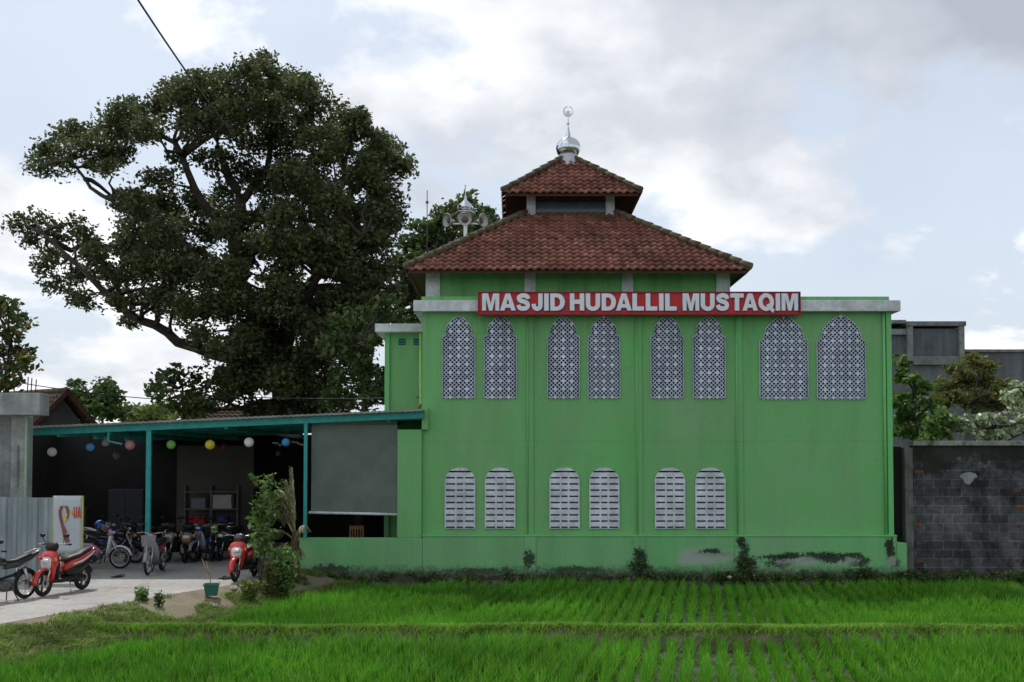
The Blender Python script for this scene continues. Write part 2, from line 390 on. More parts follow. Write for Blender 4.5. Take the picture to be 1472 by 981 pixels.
for i in range(-90, 110):
    rx = i*.28
    s0 = 9.2
    while s0 < 26.9/dy:
        x = rx+dx*s0; y = dy*s0; s0 += .17
        if not (9.4 < y < 26.75): continue
        if x < inside_left(y)+.12 or abs(x) > y*.5+1.6: continue
        if abs(y-bund_y(x)) < .27: continue
        if random.random() < .05: continue
        rows.append((x+random.gauss(0, .015), y+random.gauss(0, .03), PZ))
rows = np.array(rows)
hr = .355+.05*np.sin(rows[:, 0]*.7+rows[:, 1]*.5)+.03*np.sin(rows[:, 0]*2.3-rows[:, 1]*1.7)
hr = hr*RNG.uniform(.8, 1.12, len(hr))*np.where(rows[:, 1] > 18.3, .92, 1.0)
blades('rice_plants', rows, hr, .0135, .24, m_rice, per=28, spread=.032, label='bright green young rice growing in planted rows before the mosque', cat='rice', kind='stuff')
pts = []
for i in range(5200):
    x = random.uniform(-7.6, 14); t = random.gauss(0, .42)
    if abs(t) > 1: continue
    pts.append((x, bund_y(x)+t*.32, PZ-.03+.36*(1-abs(t)**2.6)))
blades('bund_grass', np.array(pts), .11, .013, .6, m_bund, per=8, spread=.05, label='short yellow green grass growing along the low bund between the rice plots', cat='grass', kind='stuff')
pts = []; tall = []
for i in range(14000):
    u, v = random.random(), random.random()**.62
    x, y, z = verge_pt(u, v)
    dens = math.sin(x*3.1+y*1.7)*math.sin(y*2.3-x*1.1)
    if v < .4 and dens < .15-.5*v: continue
    if y > 20 and v < .75 and dens < .45: continue
    pts.append((x, y, z-.01)); tall.append(.07+.10*v*random.random()+(.08 if v > .8 else 0))
blades('verge_grass', np.array(pts), np.array(tall), .013, .7, m_verge, per=9, spread=.06, label='sparse patchy grass on the earth verge beside the concrete road', cat='grass', kind='stuff')

# ------------------------------------------------------------------ foliage
def leaves_from(centers, n_per, spread, size, flat=.0, elong=1.5):
    n = len(centers)*n_per
    c = np.repeat(centers, n_per, 0)
    sp = np.repeat(spread, n_per)[:, None] if np.ndim(spread) else spread
    c = c+np.clip(RNG.normal(0, 1, (n, 3)), -1.5, 1.5)*sp*np.array([1, 1, .75])
    d = RNG.normal(0, 1, (n, 3)); d[:, 2] = d[:, 2]*.7-.1; d /= np.linalg.norm(d, axis=1)[:, None]
    e = RNG.normal(0, 1, (n, 3)); e[:, 2] += flat*0
    w = np.cross(d, e); w /= np.linalg.norm(w, axis=1)[:, None]
    s = (size*RNG.uniform(.5, 1.4, n))[:, None]
    V = np.stack([c-d*s*.5*elong, c+w*s*.42-d*s*.05, c+d*s*.5*elong, c-w*s*.42-d*s*.05], 1).reshape(-1, 3)
    i = np.arange(n)*4; return V, np.c_[i, i+1, i+2, i+3]
def crown(name, blobs, mat, parent, size=.17, dens=26, per=42, sub=.24, elong=1.5, flatten=.8):
    """blobs: (x,y,z,r) world. each bough end carries tufts of leaves, mostly towards its outside"""
    cs = []
    for (x, y, z, r) in blobs:
        k = max(4, int(dens*(r/1.0)**2))
        for _ in range(k):
            v = Vector((random.gauss(0, 1), random.gauss(0, 1), random.gauss(.25, .9))).normalized()
            rr = r*random.uniform(.45, 1.0)
            cs.append((x+v.x*rr, y+v.y*rr, z+v.z*rr*flatten))
    cs = np.array(cs); V, Q = leaves_from(cs, per, RNG.uniform(.6, 1.25, len(cs))*sub, size, elong=elong)
    o = np_mesh(name, V, Q, mat, parent); return o
def limb(mb, pts, r0, r1, n=8):
    k = len(pts); mb.loft(pts, [r0+(r1-r0)*i/(k-1) for i in range(k)], n)
def wiggle(a, b, k=4, amp=.12):
    a = Vector(a); b = Vector(b); L = (b-a).length; out = []
    for i in range(k+1):
        t = i/k; p = a.lerp(b, t)
        if 0 < i < k: p += Vector((random.gauss(0, 1), random.gauss(0, 1), random.gauss(0, 1)+.5*math.sin(t*PI)))*L*amp*.5
        out.append(p)
    return out
def make_tree(name, label, blobs_px, Y, mat, limbs_px=None, base=None, size=.17, dens=26, per=42, sub=.24, deep=1., trunk_r=.25, group=None, cat='tree', twig=.035, elong=1.5, z0=0., hidden_twigs=False):
    """blobs_px: (px, py, r px[, dY]) - own real depth for every bough"""
    bl = []
    for q in blobs_px:
        px, py, r = q[:3]; dY = q[3] if len(q) > 3 else random.gauss(0, 1.0)*deep
        p = P(px, py, Y+dY); bl.append((p.x, p.y, p.z, r*(Y+dY)/F))
    if base is None: base = sum(q[0] for q in blobs_px)/len(blobs_px)
    bp = P(base, 600, Y); bp.z = z0
    root = empty(name, bp, label=label, cat=cat, group=group)
    mb = MB(); nodes = []
    if limbs_px:
        for L in limbs_px:
            r0, r1, pts = L
            w = [P(x, y, Y+d) for x, y, d in pts]
            if w[0].z < 3: w[0].z = z0-.1
            fine = []
            for a, b_ in zip(w[:-1], w[1:]):
                seg = wiggle(a, b_, 3, .07); fine += seg[:-1]
            fine.append(w[-1]); limb(mb, fine, r0, r1, 10); nodes += fine[2:]
    else:
        mx = max(b_[2] for b_ in bl); mn = min(b_[2] for b_ in bl); top = Vector((sum(b_[0] for b_ in bl)/len(bl), Y, mn+(mx-mn)*.6))
        w = wiggle(Vector((bp.x, bp.y, z0-.1)), top, 6, .05); limb(mb, w, trunk_r, trunk_r*.3, 10); nodes = w[2:]
    for (x, y, z, r) in bl:
        c = Vector((x, y, z)); k = min(nodes, key=lambda q: (q-c).length+max(0, q.z-c.z)*.8)
        if (k-c).length > .15:
            w = wiggle(k, c, 6, .06); limb(mb, w, twig*(1+min(3, (k-c).length*.6)), twig*.5, 6)
        for _ in range(3):
            v = Vector((random.gauss(0, 1), random.gauss(0, 1), random.gauss(.3, 1))).normalized()*r*.8
            limb(mb, wiggle(c, c+v, 2, .1), twig*.6, twig*.2, 5)
    inv = -bp
    mb.v = [(v[0]+inv.x, v[1]+inv.y, v[2]+inv.z) for v in mb.v]
    mb.build('trunk', m_bark, root, smooth=True)
    bl2 = [(x+inv.x, y+inv.y, z+inv.z, r) for x, y, z, r in bl]
    crown('crown', bl2, mat, root, size, dens, per, sub, elong)
    return root

m_leaf_big = leafmat('leaves_dark_olive', (.046, .066, .024), (.092, .122, .042), (.17, .17, .075), .4, .5, .25, .35)
m_leaf_mid = leafmat('leaves_mid_green', (.040, .075, .018), (.085, .14, .035), (.19, .25, .10), .35, .5, .4, .35)
m_leaf_far = leafmat('leaves_far', (.05, .09, .025), (.08, .14, .04), (.13, .19, .05), .25, .6, .3)
m_leaf_yel = leafmat('leaves_yellow_green', (.09, .14, .03), (.16, .22, .05), (.25, .26, .07), .3, .6, .4)
m_leaf_bri = leafmat('leaves_bright', (.065, .14, .025), (.13, .25, .05), (.32, .42, .17), .35, .5, .8)
m_leaf_ole = leafmat('leaves_oleander', (.03, .065, .02), (.06, .11, .025), (.16, .2, .05), .25, .5, .8)
m_leaf_feather = leafmat('leaves_feathery', (.09, .12, .028), (.15, .17, .042), (.22, .17, .07), .4, .6, .6)
m_leaf_cream = leafmat('leaves_variegated', (.10, .2, .06), (.5, .56, .36), (.75, .78, .6), .2, .5, 1.5)

big = [(385,355,28),(402,400,30),(335,398,26),(560,320,22),(545,385,24),(560,420,20),(440,520,34),(330,560,30),(390,100,30),(350,112,32),(425,122,28),(300,130,34),(255,135,30),(232,160,26),(182,170,24),(158,190,24),(102,196,26),(72,218,24),(58,243,16),(128,212,28),(168,220,26),(206,185,24),(85,240,20),(150,240,18),
 (462,158,34),(505,185,34),(540,215,30),(562,240,24),(582,236,14),(330,160,36),(380,158,38),(420,185,40),(280,182,34),(470,215,40),(525,255,36),(560,282,24),(552,310,26),(395,130,34),
 (228,262,24),(196,290,28),(262,292,30),(300,330,30),(335,318,26),(382,262,34),(432,250,42),(400,305,34),(462,290,44),(510,325,40),(545,350,30),(352,372,28),(436,352,38),(486,378,40),(522,405,28),(238,330,32),(188,340,26),
 (26,322,16),(52,320,18),(84,338,17),(108,322,12),(76,368,18),(106,392,22),(80,408,17),(136,362,22),(158,396,24),(118,428,14),(182,432,20),(212,370,30),(252,385,30),(292,402,30),(226,432,22),(262,440,24),(306,446,28),(342,436,30),(186,462,14),(40,345,13),(62,386,12),
 (362,485,34),(402,440,38),(446,470,38),(402,535,42),(452,535,44),(484,448,34),(500,500,38),(350,545,32),(430,590,40),(372,595,34),(475,585,38),(385,210,30),(345,240,20),(300,232,22),(360,330,26),(500,440,32),(320,500,22),(290,480,16)]
extra = [(random.uniform(345, 545), random.uniform(425, 600), random.uniform(24, 34), random.uniform(-4.5, -1.5)) for _ in range(22)]
extra += [(random.uniform(260, 400), random.uniform(520, 600), random.uniform(16, 24), random.uniform(-4, 0)) for _ in range(6)]
extra += [(215,300,26,-1),(245,318,26,1),(300,300,24,1.5),(330,275,20,1),(230,350,26,-1),(285,365,26,1),(200,395,24,0),(250,415,26,-1.5),(320,385,26,-1),(120,345,16,0),(350,200,24,1),(320,225,16,1),(250,230,14,0)]
extra += [(random.uniform(380, 540), random.uniform(300, 440), random.uniform(20, 28), random.uniform(-4.5, 3)) for _ in range(14)]
for (x, y, r) in big:      # the crown is as deep as it is wide: boughs towards the camera and away from it
    d = math.hypot((x-340)/260, (y-330)/280)
    k = math.sqrt(max(0, 1-min(1, d*d)))
    if k > .35 and random.random() < .8 and not (210 < x < 350 and 225 < y < 300):
        extra.append((x+random.gauss(0, 6), y+random.gauss(0, 6), r*.85, -5.0*k)); 
        if random.random() < .35: extra.append((x+random.gauss(0, 8), y+random.gauss(0, 8), r*.85, 4.5*k))
limbs = [(.55, .10, [(415,640,0),(408,560,0),(392,490,.3),(352,420,-.3),(338,350,-.4),(345,290,0),(322,235,.4),(300,180,.5)]),
 (.28, .05, [(400,560,0),(330,515,-1),(255,492,-1.4),(205,462,-1.6),(150,420,-1.5),(105,375,-1.2),(60,335,-1)]),
 (.24, .05, [(398,500,0),(430,440,1),(470,370,1.5),(505,300,1.2),(500,220,.8)]),
 (.2, .04, [(352,420,-.3),(290,380,-1),(240,325,-1.2),(178,300,-1),(130,270,-.8),(98,225,-.6)]),
 (.18, .04, [(340,300,0),(385,240,.8),(400,170,1),(395,115,1)]),
 (.2, .04, [(338,350,-.4),(290,290,-1.3),(262,225,-1.5),(225,180,-1.2),(180,185,-1)]),
 (.2, .05, [(400,520,-1),(440,440,-3),(475,375,-4),(520,340,-4)]),
 (.24, .06, [(405,545,0),(450,500,2),(500,440,3),(535,370,3)])]
make_tree('spreading_tree', 'huge dark spreading tree with sprawling branches towering behind the teal canopy', [(x, y, r, random.gauss(0, 1.2)) for x, y, r in big]+extra, 42, m_leaf_big, limbs, 405, size=.125, dens=26, per=60, sub=.25, twig=.03)
make_tree('broadleaf_tree', 'leafy green tree showing behind the mosque roof and loudspeakers', [(612,330,22),(640,312,22),(665,300,18),(672,285,10),(695,308,18),(712,318,12),(600,355,26),(635,350,28),(670,340,28),(700,345,26),(580,385,26),(620,390,30),(660,390,30),(590,425,30),(640,430,30),(570,455,26),(600,470,30),(690,380,26),(628,330,22),(655,322,20),(685,322,20),(700,318,14),(605,380,26),(650,365,26),(590,350,20),(598,410,26)], 46, m_leaf_mid, None, 640, size=.17, dens=24, per=36, sub=.24, deep=1.3, trunk_r=.3)
make_tree('dense_tree', 'dense low tree with pale glinting leaves left of the small green annex', [(492,470,24),(520,460,24),(545,450,18),(480,500,26),(515,500,28),(540,490,20),(560,440,14),(500,540,32),(535,535,26),(540,575,26),(490,580,30),(575,460,12)], 35.5, m_leaf_mid, None, 515, size=.15, dens=26, per=30, sub=.2, deep=.8, trunk_r=.2)
make_tree('garden_tree', 'tree with some yellowed leaves overhanging the grey building at the edge', [(-5,440,20),(12,450,18),(25,462,14),(-10,475,24),(20,480,18),(0,505,24),(28,510,18),(-10,535,24),(18,535,18),(36,520,10),(5,555,16)], 32, leafmat('leaves_yellowing', (.04, .07, .02), (.08, .12, .03), (.35, .25, .06), .25, .5, .8), None, -15, size=.15, dens=26, per=30, sub=.18, deep=.6, trunk_r=.15)
make_tree('small_tree', 'lighter leafy tree below the lowest limb of the huge tree', [(232,545,16),(255,535,16),(275,545,16),(240,565,16),(265,570,18),(290,560,16),(285,580,16),(250,582,14),(225,560,10)], 39, m_leaf_mid, None, 265, size=.15, dens=24, per=30, sub=.18, deep=.6, trunk_r=.12)
for i, (x, y, r, lab, mt) in enumerate([(112, 556, 9, 'slim far tree peeking above the brown tiled house roof', m_leaf_far), (150, 560, 14, 'rounded far tree just right of the brown tiled house gable', m_leaf_far)]):
    make_tree('far_tree', lab, [(x, y, r), (x-r*.7, y+14, r), (x+r*.8, y+14, r), (x, y+28, r*1.3), (x-r, y+34, r), (x+r*1.2, y+32, r*1.1)], 72, mt, None, x, size=.26, dens=22, per=34, sub=.35, deep=.6, trunk_r=.2, group='far trees behind the canopy roof')
for i, (x0, x1, y, lab) in enumerate([(185, 232, 592, 'low yellow green tree far behind, left one of the pair'), (225, 300, 590, 'wide yellow green tree far behind the middle of the canopy roof')]):
    make_tree('far_tree', lab, [(x0+(x1-x0)*k/4, y+random.uniform(-3, 3), 9) for k in range(5)]+[(x0+(x1-x0)*k/4, y+12, 11) for k in range(5)], 90+i*6, m_leaf_yel, None, (x0+x1)/2, size=.35, dens=8, per=26, sub=.45, deep=1, trunk_r=.2, group='far trees behind the canopy roof')
# behind the block wall on the right
make_tree('garden_shrub', 'glossy dark green shrub squeezed between the mosque corner and block wall', [(1296,520,10),(1300,545,14),(1318,548,12),(1292,575,14),(1312,575,16),(1332,560,10),(1335,585,14),(1300,600,18),(1325,608,16),(1345,612,12),(1295,622,14),(1318,628,10)], 30.3, m_leaf_bri, None, 1310, size=.13, dens=70, per=28, sub=.14, deep=.5, trunk_r=.06, cat='shrub')
make_tree('feathery_tree', 'soft olive feathery tree in front of the grey concrete building', [(1372,530,12),(1395,522,14),(1418,530,14),(1360,552,14),(1388,548,18),(1420,552,18),(1440,560,14),(1370,575,18),(1400,578,20),(1430,580,18),(1452,585,12),(1350,575,8)], 33.5, m_leaf_feather, None, 1400, size=.09, dens=80, per=46, sub=.14, deep=.7, trunk_r=.08, elong=2.2)
make_tree('variegated_shrub', 'shrub with cream and green leaves spilling over the block wall', [(1392,608,7),(1405,604,8),(1420,604,8),(1436,606,8),(1380,618,8),(1400,620,9),(1425,620,9),(1450,618,9),(1465,608,9),(1485,606,10),(1472,622,9),(1440,628,6),(1415,630,6)], 29.4, m_leaf_cream, None, 1430, size=.12, dens=110, per=22, sub=.10, deep=.25, trunk_r=.04, cat='shrub')
make_tree('garden_shrub', 'pale leaved shrub at the frame edge above the cream leaved one', [(1452,572,8),(1466,558,9),(1482,562,12),(1462,585,9),(1480,588,12),(1500,575,14)], 30.2, m_leaf_cream, None, 1470, size=.12, dens=40, per=20, sub=.12, deep=.3, trunk_r=.04, cat='shrub')
make_tree('garden_shrub', 'low bright green shrub crowning the left end of the block wall', [(1340,608,10),(1355,600,10),(1368,610,9),(1345,625,9),(1330,632,8),(1362,626,8),(1320,640,7)], 29.3, m_leaf_bri, None, 1345, size=.12, dens=50, per=22, sub=.11, deep=.25, trunk_r=.04, cat='shrub')

# ------------------------------------------------------------------ buildings
def chain_loc(o):
    v = Vector((0, 0, 0))
    while o is not None: v += o.location; o = o.parent
    return v
def wb(mb, name, mat, parent, smooth=False, bevel=0, **kw):
    """build from world coordinates under an unrotated parent"""
    l = chain_loc(parent); mb.v = [(v[0]-l.x, v[1]-l.y, v[2]-l.z) for v in mb.v]
    return mb.build(name, mat, parent, smooth, bevel, **kw)
def X(px, Y=YF): return P(px, 600, Y).x
def Z(py, Y=YF): return P(736, py, Y).z

# roof tiles: every clay tile its own tone
def tile_mat(name, cols, moss):
    m, nt, b = new_mat(name)
    uv = nd(nt, 'ShaderNodeUVMap'); uv.uv_map = 'tile'
    fl = nd(nt, 'ShaderNodeVectorMath', operation='FLOOR'); nt.links.new(uv.outputs[0], fl.inputs[0])
    wn = nd(nt, 'ShaderNodeTexWhiteNoise', noise_dimensions='2D'); nt.links.new(fl.outputs[0], wn.inputs['Vector'])
    r = ramp(nt, cols); nt.links.new(wn.outputs['Value'], r.inputs[0])
    p = pos(nt); n1 = noise(nt, p, .9, 6, .7); r2 = ramp(nt, [(.38, .45), (.62, 1.1)]); nt.links.new(n1, r2.inputs[0])
    c = mixc(nt, .75, r.outputs[0], r2.outputs[0], 'MULTIPLY')
    n2 = noise(nt, p, 9, 5, .7); r3 = ramp(nt, [(.52, 0), (.66, moss)]); nt.links.new(n2, r3.inputs[0])
    c = mixc(nt, r3.outputs[0], c, (.045, .045, .025)); nt.links.new(c, b.inputs['Base Color'])
    b.inputs['Roughness'].default_value = .85; b.inputs['Specular IOR Level'].default_value = .2; bump(nt, b, n2, .4, .02); return m
m_tile = tile_mat('clay_tile', [(0, (.17, .070, .054)), (.3, (.205, .082, .06)), (.85, (.25, .102, .072)), (1, (.33, .16, .12))], .45)
m_oldtile = tile_mat('old_clay_tile', [(0, (.05, .035, .028)), (.5, (.085, .055, .042)), (1, (.13, .08, .06))], .5)
m_hip = M('mossy_ridge', (.16, .085, .065), .95, .5, 5, bmp=.8, col2=(.16, .15, .09))
m_soffit = M('dark_timber', (.085, .040, .030), .8, .3)

def tiled_slopes(cx, cy, a, ze, b_, zt, pitch=.215, rowl=.26, sides=(0, 1, 2, 3), ay=None):
    """square hipped roof, eave half width a at height ze, top half width b_ at zt"""
    V, Fc, UV = [], [], []
    run = a-b_; L = math.hypot(run, zt-ze); ny, nz = -(zt-ze)/L, run/L   # outward normal of the front slope
    nr = max(1, round(L/rowl)); rl = L/nr; nc = max(1, round(2*a/pitch)); cw = 2*a/nc; S = 6
    for side in sides:
        ca, sa = math.cos(side*PI/2), math.sin(side*PI/2)
        for row in range(nr):
            for col in range(nc):
                u0 = -a+col*cw; wmid = a-(a-b_)*((row+.1)/nr)
                if u0 > wmid or u0+cw < -wmid: continue
                o = len(V); jz = random.uniform(-.006, .008)
                for (t, lift) in ((row-.12, .052), (row-.12, .034), (row+1.0, .0)):
                    wl = a-(a-b_)*min(1, max(0, t/nr))+.01
                    for k in range(S+1):
                        u = max(-wl, min(wl, u0+cw*k/S)); w = 2*PI*(k/S)
                        h = .028*math.sin(w)+lift+jz
                        if lift == .034: h -= .02
                        tt = t*rl; y = -a+tt*run/L; z = ze+tt*(zt-ze)/L
                        x_, y_, z_ = u, y+ny*h, z+nz*h
                        V.append((cx+x_*ca-y_*sa, cy+x_*sa+y_*ca, z_))
                for q in range(2):
                    for k in range(S):
                        i = o+q*(S+1)+k
                        if q == 0: f = (i+S+1, i+S+2, i+1, i)   # lip
                        else: f = None
                        if q == 0: Fc.append(f); UV.append((col+side*200, row))
                for k in range(S):
                    i = o+k; j = o+2*(S+1)+k
                    Fc.append((i, i+1, j+1, j)); UV.append((col+side*200, row))
    return V, Fc, UV
def tiles_obj(name, args, mat, parent, **k):
    V, Fc, UV = tiled_slopes(*args, **k); l = chain_loc(parent)
    me = bpy.data.meshes.new(name); me.from_pydata([(v[0]-l.x, v[1]-l.y, v[2]-l.z) for v in V], [], Fc)
    uvl = me.uv_layers.new(name='tile'); d = []
    for f, uv in zip(Fc, UV): d += [uv[0]+.5, uv[1]+.5]*len(f)
    uvl.data.foreach_set('uv', d); me.materials.append(mat)
    me.polygons.foreach_set('use_smooth', [True]*len(me.polygons))
    o = bpy.data.objects.new(name, me); COL.objects.link(o); o.parent = parent; return o

# wall paint
px_spots = [(1068,812,16,16,'mould'),(1063,776,7,14,'mould'),(922,816,16,9,'mould'),(1020,797,30,5,'mould'),(1180,800,44,7,'mould'),(1125,808,26,8,'mould'),(1230,808,20,9,'mould'),(1276,784,7,12,'mould'),(690,822,60,6,'mould'),(830,820,50,6,'mould'),(760,805,8,14,'mould'),(480,820,30,8,'mould'),(985,803,14,12,'bare'),(920,806,10,16,'mould'),(916,796,7,10,'mould'),(1068,800,9,22,'mould'),(1064,782,6,8,'mould'),(1074,815,10,9,'mould'),(1278,795,7,20,'mould'),(1283,810,9,8,'mould'),
  (1015,800,38,12,'bare'),(1000,806,20,8,'bare'),(1022,792,16,4,'mould'),(1145,806,30,9,'bare'),(1110,801,22,4,'mould'),(1135,799,26,5,'mould'),(1205,806,26,8,'bare'),(1195,802,18,8,'mould'),(1222,798,14,4,'mould'),(1280,808,8,8,'bare')]
def spots(Y): return [(X(a, Y), Z(b_, Y), c/55, d/55, k) for a, b_, c, d, k in px_spots]
m_plinth = wall_mat('green_plinth_paint', (GREEN[0]*1.02, GREEN[1]*1.0, GREEN[2]*1.12), spots(27.1), base_z=Z(824, 27.1), dirt=.4)
m_green = wall_mat('green_wall_paint', GREEN)
m_trimg = wall_mat('green_trim_paint', (.16, .50, .18), dirt=.25)

mos = empty('mosque', (X(945), YF, 0), label='two storey bright green mosque with tiered clay tile roof and latticed arched windows', cat='mosque')
XL, XR = X(607), X(1281); ZT = Z(447)
BACK = 36.6
wb(MB().box(XL, XR, YF, BACK, 0, Z(431)), 'wall', m_green, mos)
# parapet, cornice band and coping
zc0, zc1 = Z(447.5, 27.05), Z(432, 27.05)
wb(MB().box(XL-.22, XR+.20, 27.03, 27.268, zc0, zc1).box(XR+.002, XR+.20, 27.268, BACK, zc0, zc1).box(XL-.22, XL-.002, 27.268, 30, zc0, zc1), 'cornice', m_band, mos, bevel=.01)
wb(MB().box(XL-.02, XR-.06, 27.15, 27.29, zc1+.003, zc1+.115).box(XR-.2, XR-.06, 27.3, BACK, zc1+.003, zc1+.115), 'parapet', m_green, mos)
# pilaster strips with drain pipes
for px in (762, 918, 1062.5):
    x = X(px)
    wb(MB().box(x-.09, x+.09, 27.235, YF-.001, Z(771), zc0-.002), 'pilaster', m_green, mos, bevel=.006)
wb(MB().box(X(1274.5), XR+.018, 27.21, 27.6, Z(771), zc0-.002), 'pilaster', m_trimg, mos, bevel=.006)
wb(MB().loft([(X(1271), 27.22, Z(771)), (X(1271), 27.22, zc0)], .035, 8), 'drain_pipe', m_trimg, mos, smooth=True)
for px in (758.5, 915.5, 1059):
    wb(MB().loft([(X(px), 27.225, Z(772)), (X(px), 27.225, zc0-.002)], .018, 6), 'drain_pipe', m_trimg, mos, smooth=True)
# plinth
zp = Z(772, 27.1)
wb(MB().box(X(608, 27.1), X(1287, 27.1), 27.10, 27.268, -.3, zp).box(X(1287, 27.1), X(1301, 27.1), 27.08, 27.9, -.3, zp-.16), 'plinth', m_plinth, mos, bevel=.015)
wb(MB().box(X(608, 27.1)-.01, X(1287, 27.1)+.01, 27.085, 27.266, zp+.002, zp+.045), 'plinth_coping', m_trimg, mos, bevel=.01)
for px in (762, 918, 1063):
    x = X(px, 27.1); wb(MB().box(x-.15, x+.15, 27.075, 27.099, -.3, zp-.01), 'plinth_pier', m_plinth, mos, bevel=.006)

# latticed upper windows
m_lat = concrete('lattice_white', (.64, .70, .82), .3, .12, 2.5)
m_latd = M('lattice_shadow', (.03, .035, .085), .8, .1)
def ogee(w, h, n=14):
    """outline (x, z) of the stepped ogee arch, base at z=0"""
    hw = w/2; zs = h-w*.66 if w < 1.0 else h-w*.55
    R = [(-hw, 0), (hw, 0), (hw, zs)]
    k = w*.66 if w < 1.0 else w*.55
    right = [(hw, zs), (hw*.93, zs+k*.06), (hw*.74, zs+k*.10), (hw*.80, zs+k*.26), (hw*.79, zs+k*.42), (hw*.66, zs+k*.62), (hw*.44, zs+k*.80), (hw*.2, zs+k*.92), (0, zs+k)]
    if w >= 1.0: right = [(hw, zs), (hw*.95, zs+k*.05), (hw*.83, zs+k*.09), (hw*.80, zs+k*.3), (hw*.70, zs+k*.52), (hw*.52, zs+k*.72), (hw*.3, zs+k*.86), (hw*.12, zs+k*.95), (0, zs+k)]
    left = [(-x, z) for x, z in reversed(right[:-1])]
    return [(-hw, 0), (hw, 0)]+right+left
def in_poly(x, z, poly):
    c = False; j = len(poly)-1
    for i in range(len(poly)):
        xi, zi = poly[i]; xj, zj = poly[j]
        if (zi > z) != (zj > z) and x < (xj-xi)*(z-zi)/(zj-zi+1e-12)+xi: c = not c
        j = i
    return c
def lattice_window(x0, x1, z0, z1):
    w, h = x1-x0, z1-z0; cxm = (x0+x1)/2; out = ogee(w, h); y = YF
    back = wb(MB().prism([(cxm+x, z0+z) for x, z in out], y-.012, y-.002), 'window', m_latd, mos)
    p = .105; nx = max(2, round(w/(2*p)))*2; p = w/nx; mb = MB(); ho = p*.5; hi = p*.375
    rows_ = int(h/p*2)+2
    for j in range(rows_+1):
        for i in range(-nx, nx+1):
            gx = (i+(.5 if j % 2 else 0))*p; gz = j*p/2+p*.1
            if not in_poly(gx*.99, gz, out) or not in_poly(gx+math.copysign(p*.25, gx)*.8, gz, out) : continue
            star = (j % 4 == 0 and i % 2 == 0)
            cxx, cz = cxm+gx, z0+gz; f, g = y-.040, y-.014
            O = [(cxx, f, cz-ho), (cxx+ho, f, cz), (cxx, f, cz+ho), (cxx-ho, f, cz)]
            if star: mb.add(O, [(0, 1, 2, 3)]); continue
            I = [(cxx, f, cz-hi), (cxx+hi, f, cz), (cxx, f, cz+hi), (cxx-hi, f, cz)]; B = [(a, g, c) for a, _, c in I]
            mb.add(O+I+B, [(k, (k+1) % 4, (k+1) % 4+4, k+4) for k in range(4)]+[(k+4, (k+1) % 4+4, (k+1) % 4+8, k+8) for k in range(4)])
    # outline lip
    n = len(out); o2 = [(cxm+x, z0+z) for x, z in out]; cc = (cxm, z0+h*.5)
    i2 = [(cc[0]+(x-cc[0])*(1-.022/w*1.2), cc[1]+(z-cc[1])*(1-.022/h*1.2)) for x, z in o2]
    mb.add([(x, y-.042, z) for x, z in o2]+[(x, y-.042, z) for x, z in i2]+[(x, y-.003, z) for x, z in o2], [(k, (k+1) % n, (k+1) % n+n, k+n) for k in range(n)]+[(k+2*n, (k+1) % n+2*n, (k+1) % n, k) for k in range(n)])
    wb(mb, 'lattice', m_lat, back)
for a, b_ in ((635.5, 683), (695.5, 743), (786.5, 833.5), (845, 891.5), (935.5, 983), (996, 1043)):
    lattice_window(X(a), X(b_), Z(572), Z(454.5))
for a, b_ in ((1092, 1162), (1174.5, 1245)): lattice_window(X(a), X(b_), Z(573), Z(453))

# slotted lower windows
m_slotd = M('slot_shadow', (.035, .04, .055), .8, .1)
m_slot = concrete('vent_block_white', (.66, .69, .76), .35, .12, 2.5)
def slot_window(x0, x1, z0, z1):
    w, h = x1-x0, z1-z0; cxm = (x0+x1)/2; hw = w/2; y = YF; zs = h-.36
    def half(z):   # half width at height z of the arch
        return hw if z <= zs else hw*math.sqrt(max(0, 1-((z-zs)/.36)**2))**.9
    def outline(za, zb, inset=0):
        zz = [za+(zb-za)*k/6 for k in range(7)]
        return [(cxm+half(z)-inset*0, z0+z) for z in zz]+[(cxm-half(z), z0+z) for z in reversed(zz)]
    zz = [h*k/30 for k in range(30)]+[zs+.36*k/12 for k in range(13)]; zz = sorted(set(round(z, 4) for z in zz if z <= h))
    full = [(cxm+half(z)*.985, z0+z*.995+.003) for z in zz]+[(cxm-half(z)*.985, z0+z*.995+.003) for z in reversed(zz) if half(z) > .01]
    back = wb(MB().prism(full, y-.012, y-.002), 'window', m_slotd, mos)
    mb = MB(); rp = h/9.85; g = .042; f = y-.045
    for r_ in range(10):
        za = r_*rp+g+.012; zb = min((r_+1)*rp+.012, h-.004) if r_ < 9 else h-.003
        if zb <= za: continue
        mb.prism(outline(za, zb), f, y-.012)
    mb.prism(outline(0, .012), f, y-.012)
    for r_ in range(10):   # mullions between the slots
        za = r_*rp+.0125; zb = za+g-.001; hwz = half(zb)
        for (a, b_) in ((-hw, -hw+.035), (-hw+.27, -hw+.315), (hw-.315, hw-.27), (hw-.035, hw)):
            a2, b2 = max(a, -hwz+.002), min(b_, hwz-.002)
            if r_ == 9 and b_ < 0: a2 = -hwz+.002; b2 = -.12
            if r_ == 9 and b_ > 0: a2 = .12; b2 = hwz-.002
            if b2-a2 > .01: mb.box(cxm+a2, cxm+b2, f+.001, y-.012, z0+za, z0+zb)
    wb(mb, 'vent_grille', m_slot, back)
for a, b_ in ((639.5, 683.5), (697, 741), (789.5, 833), (846.5, 890), (940.5, 984), (998.5, 1042)):
    slot_window(X(a), X(b_), Z(760), Z(672.5))

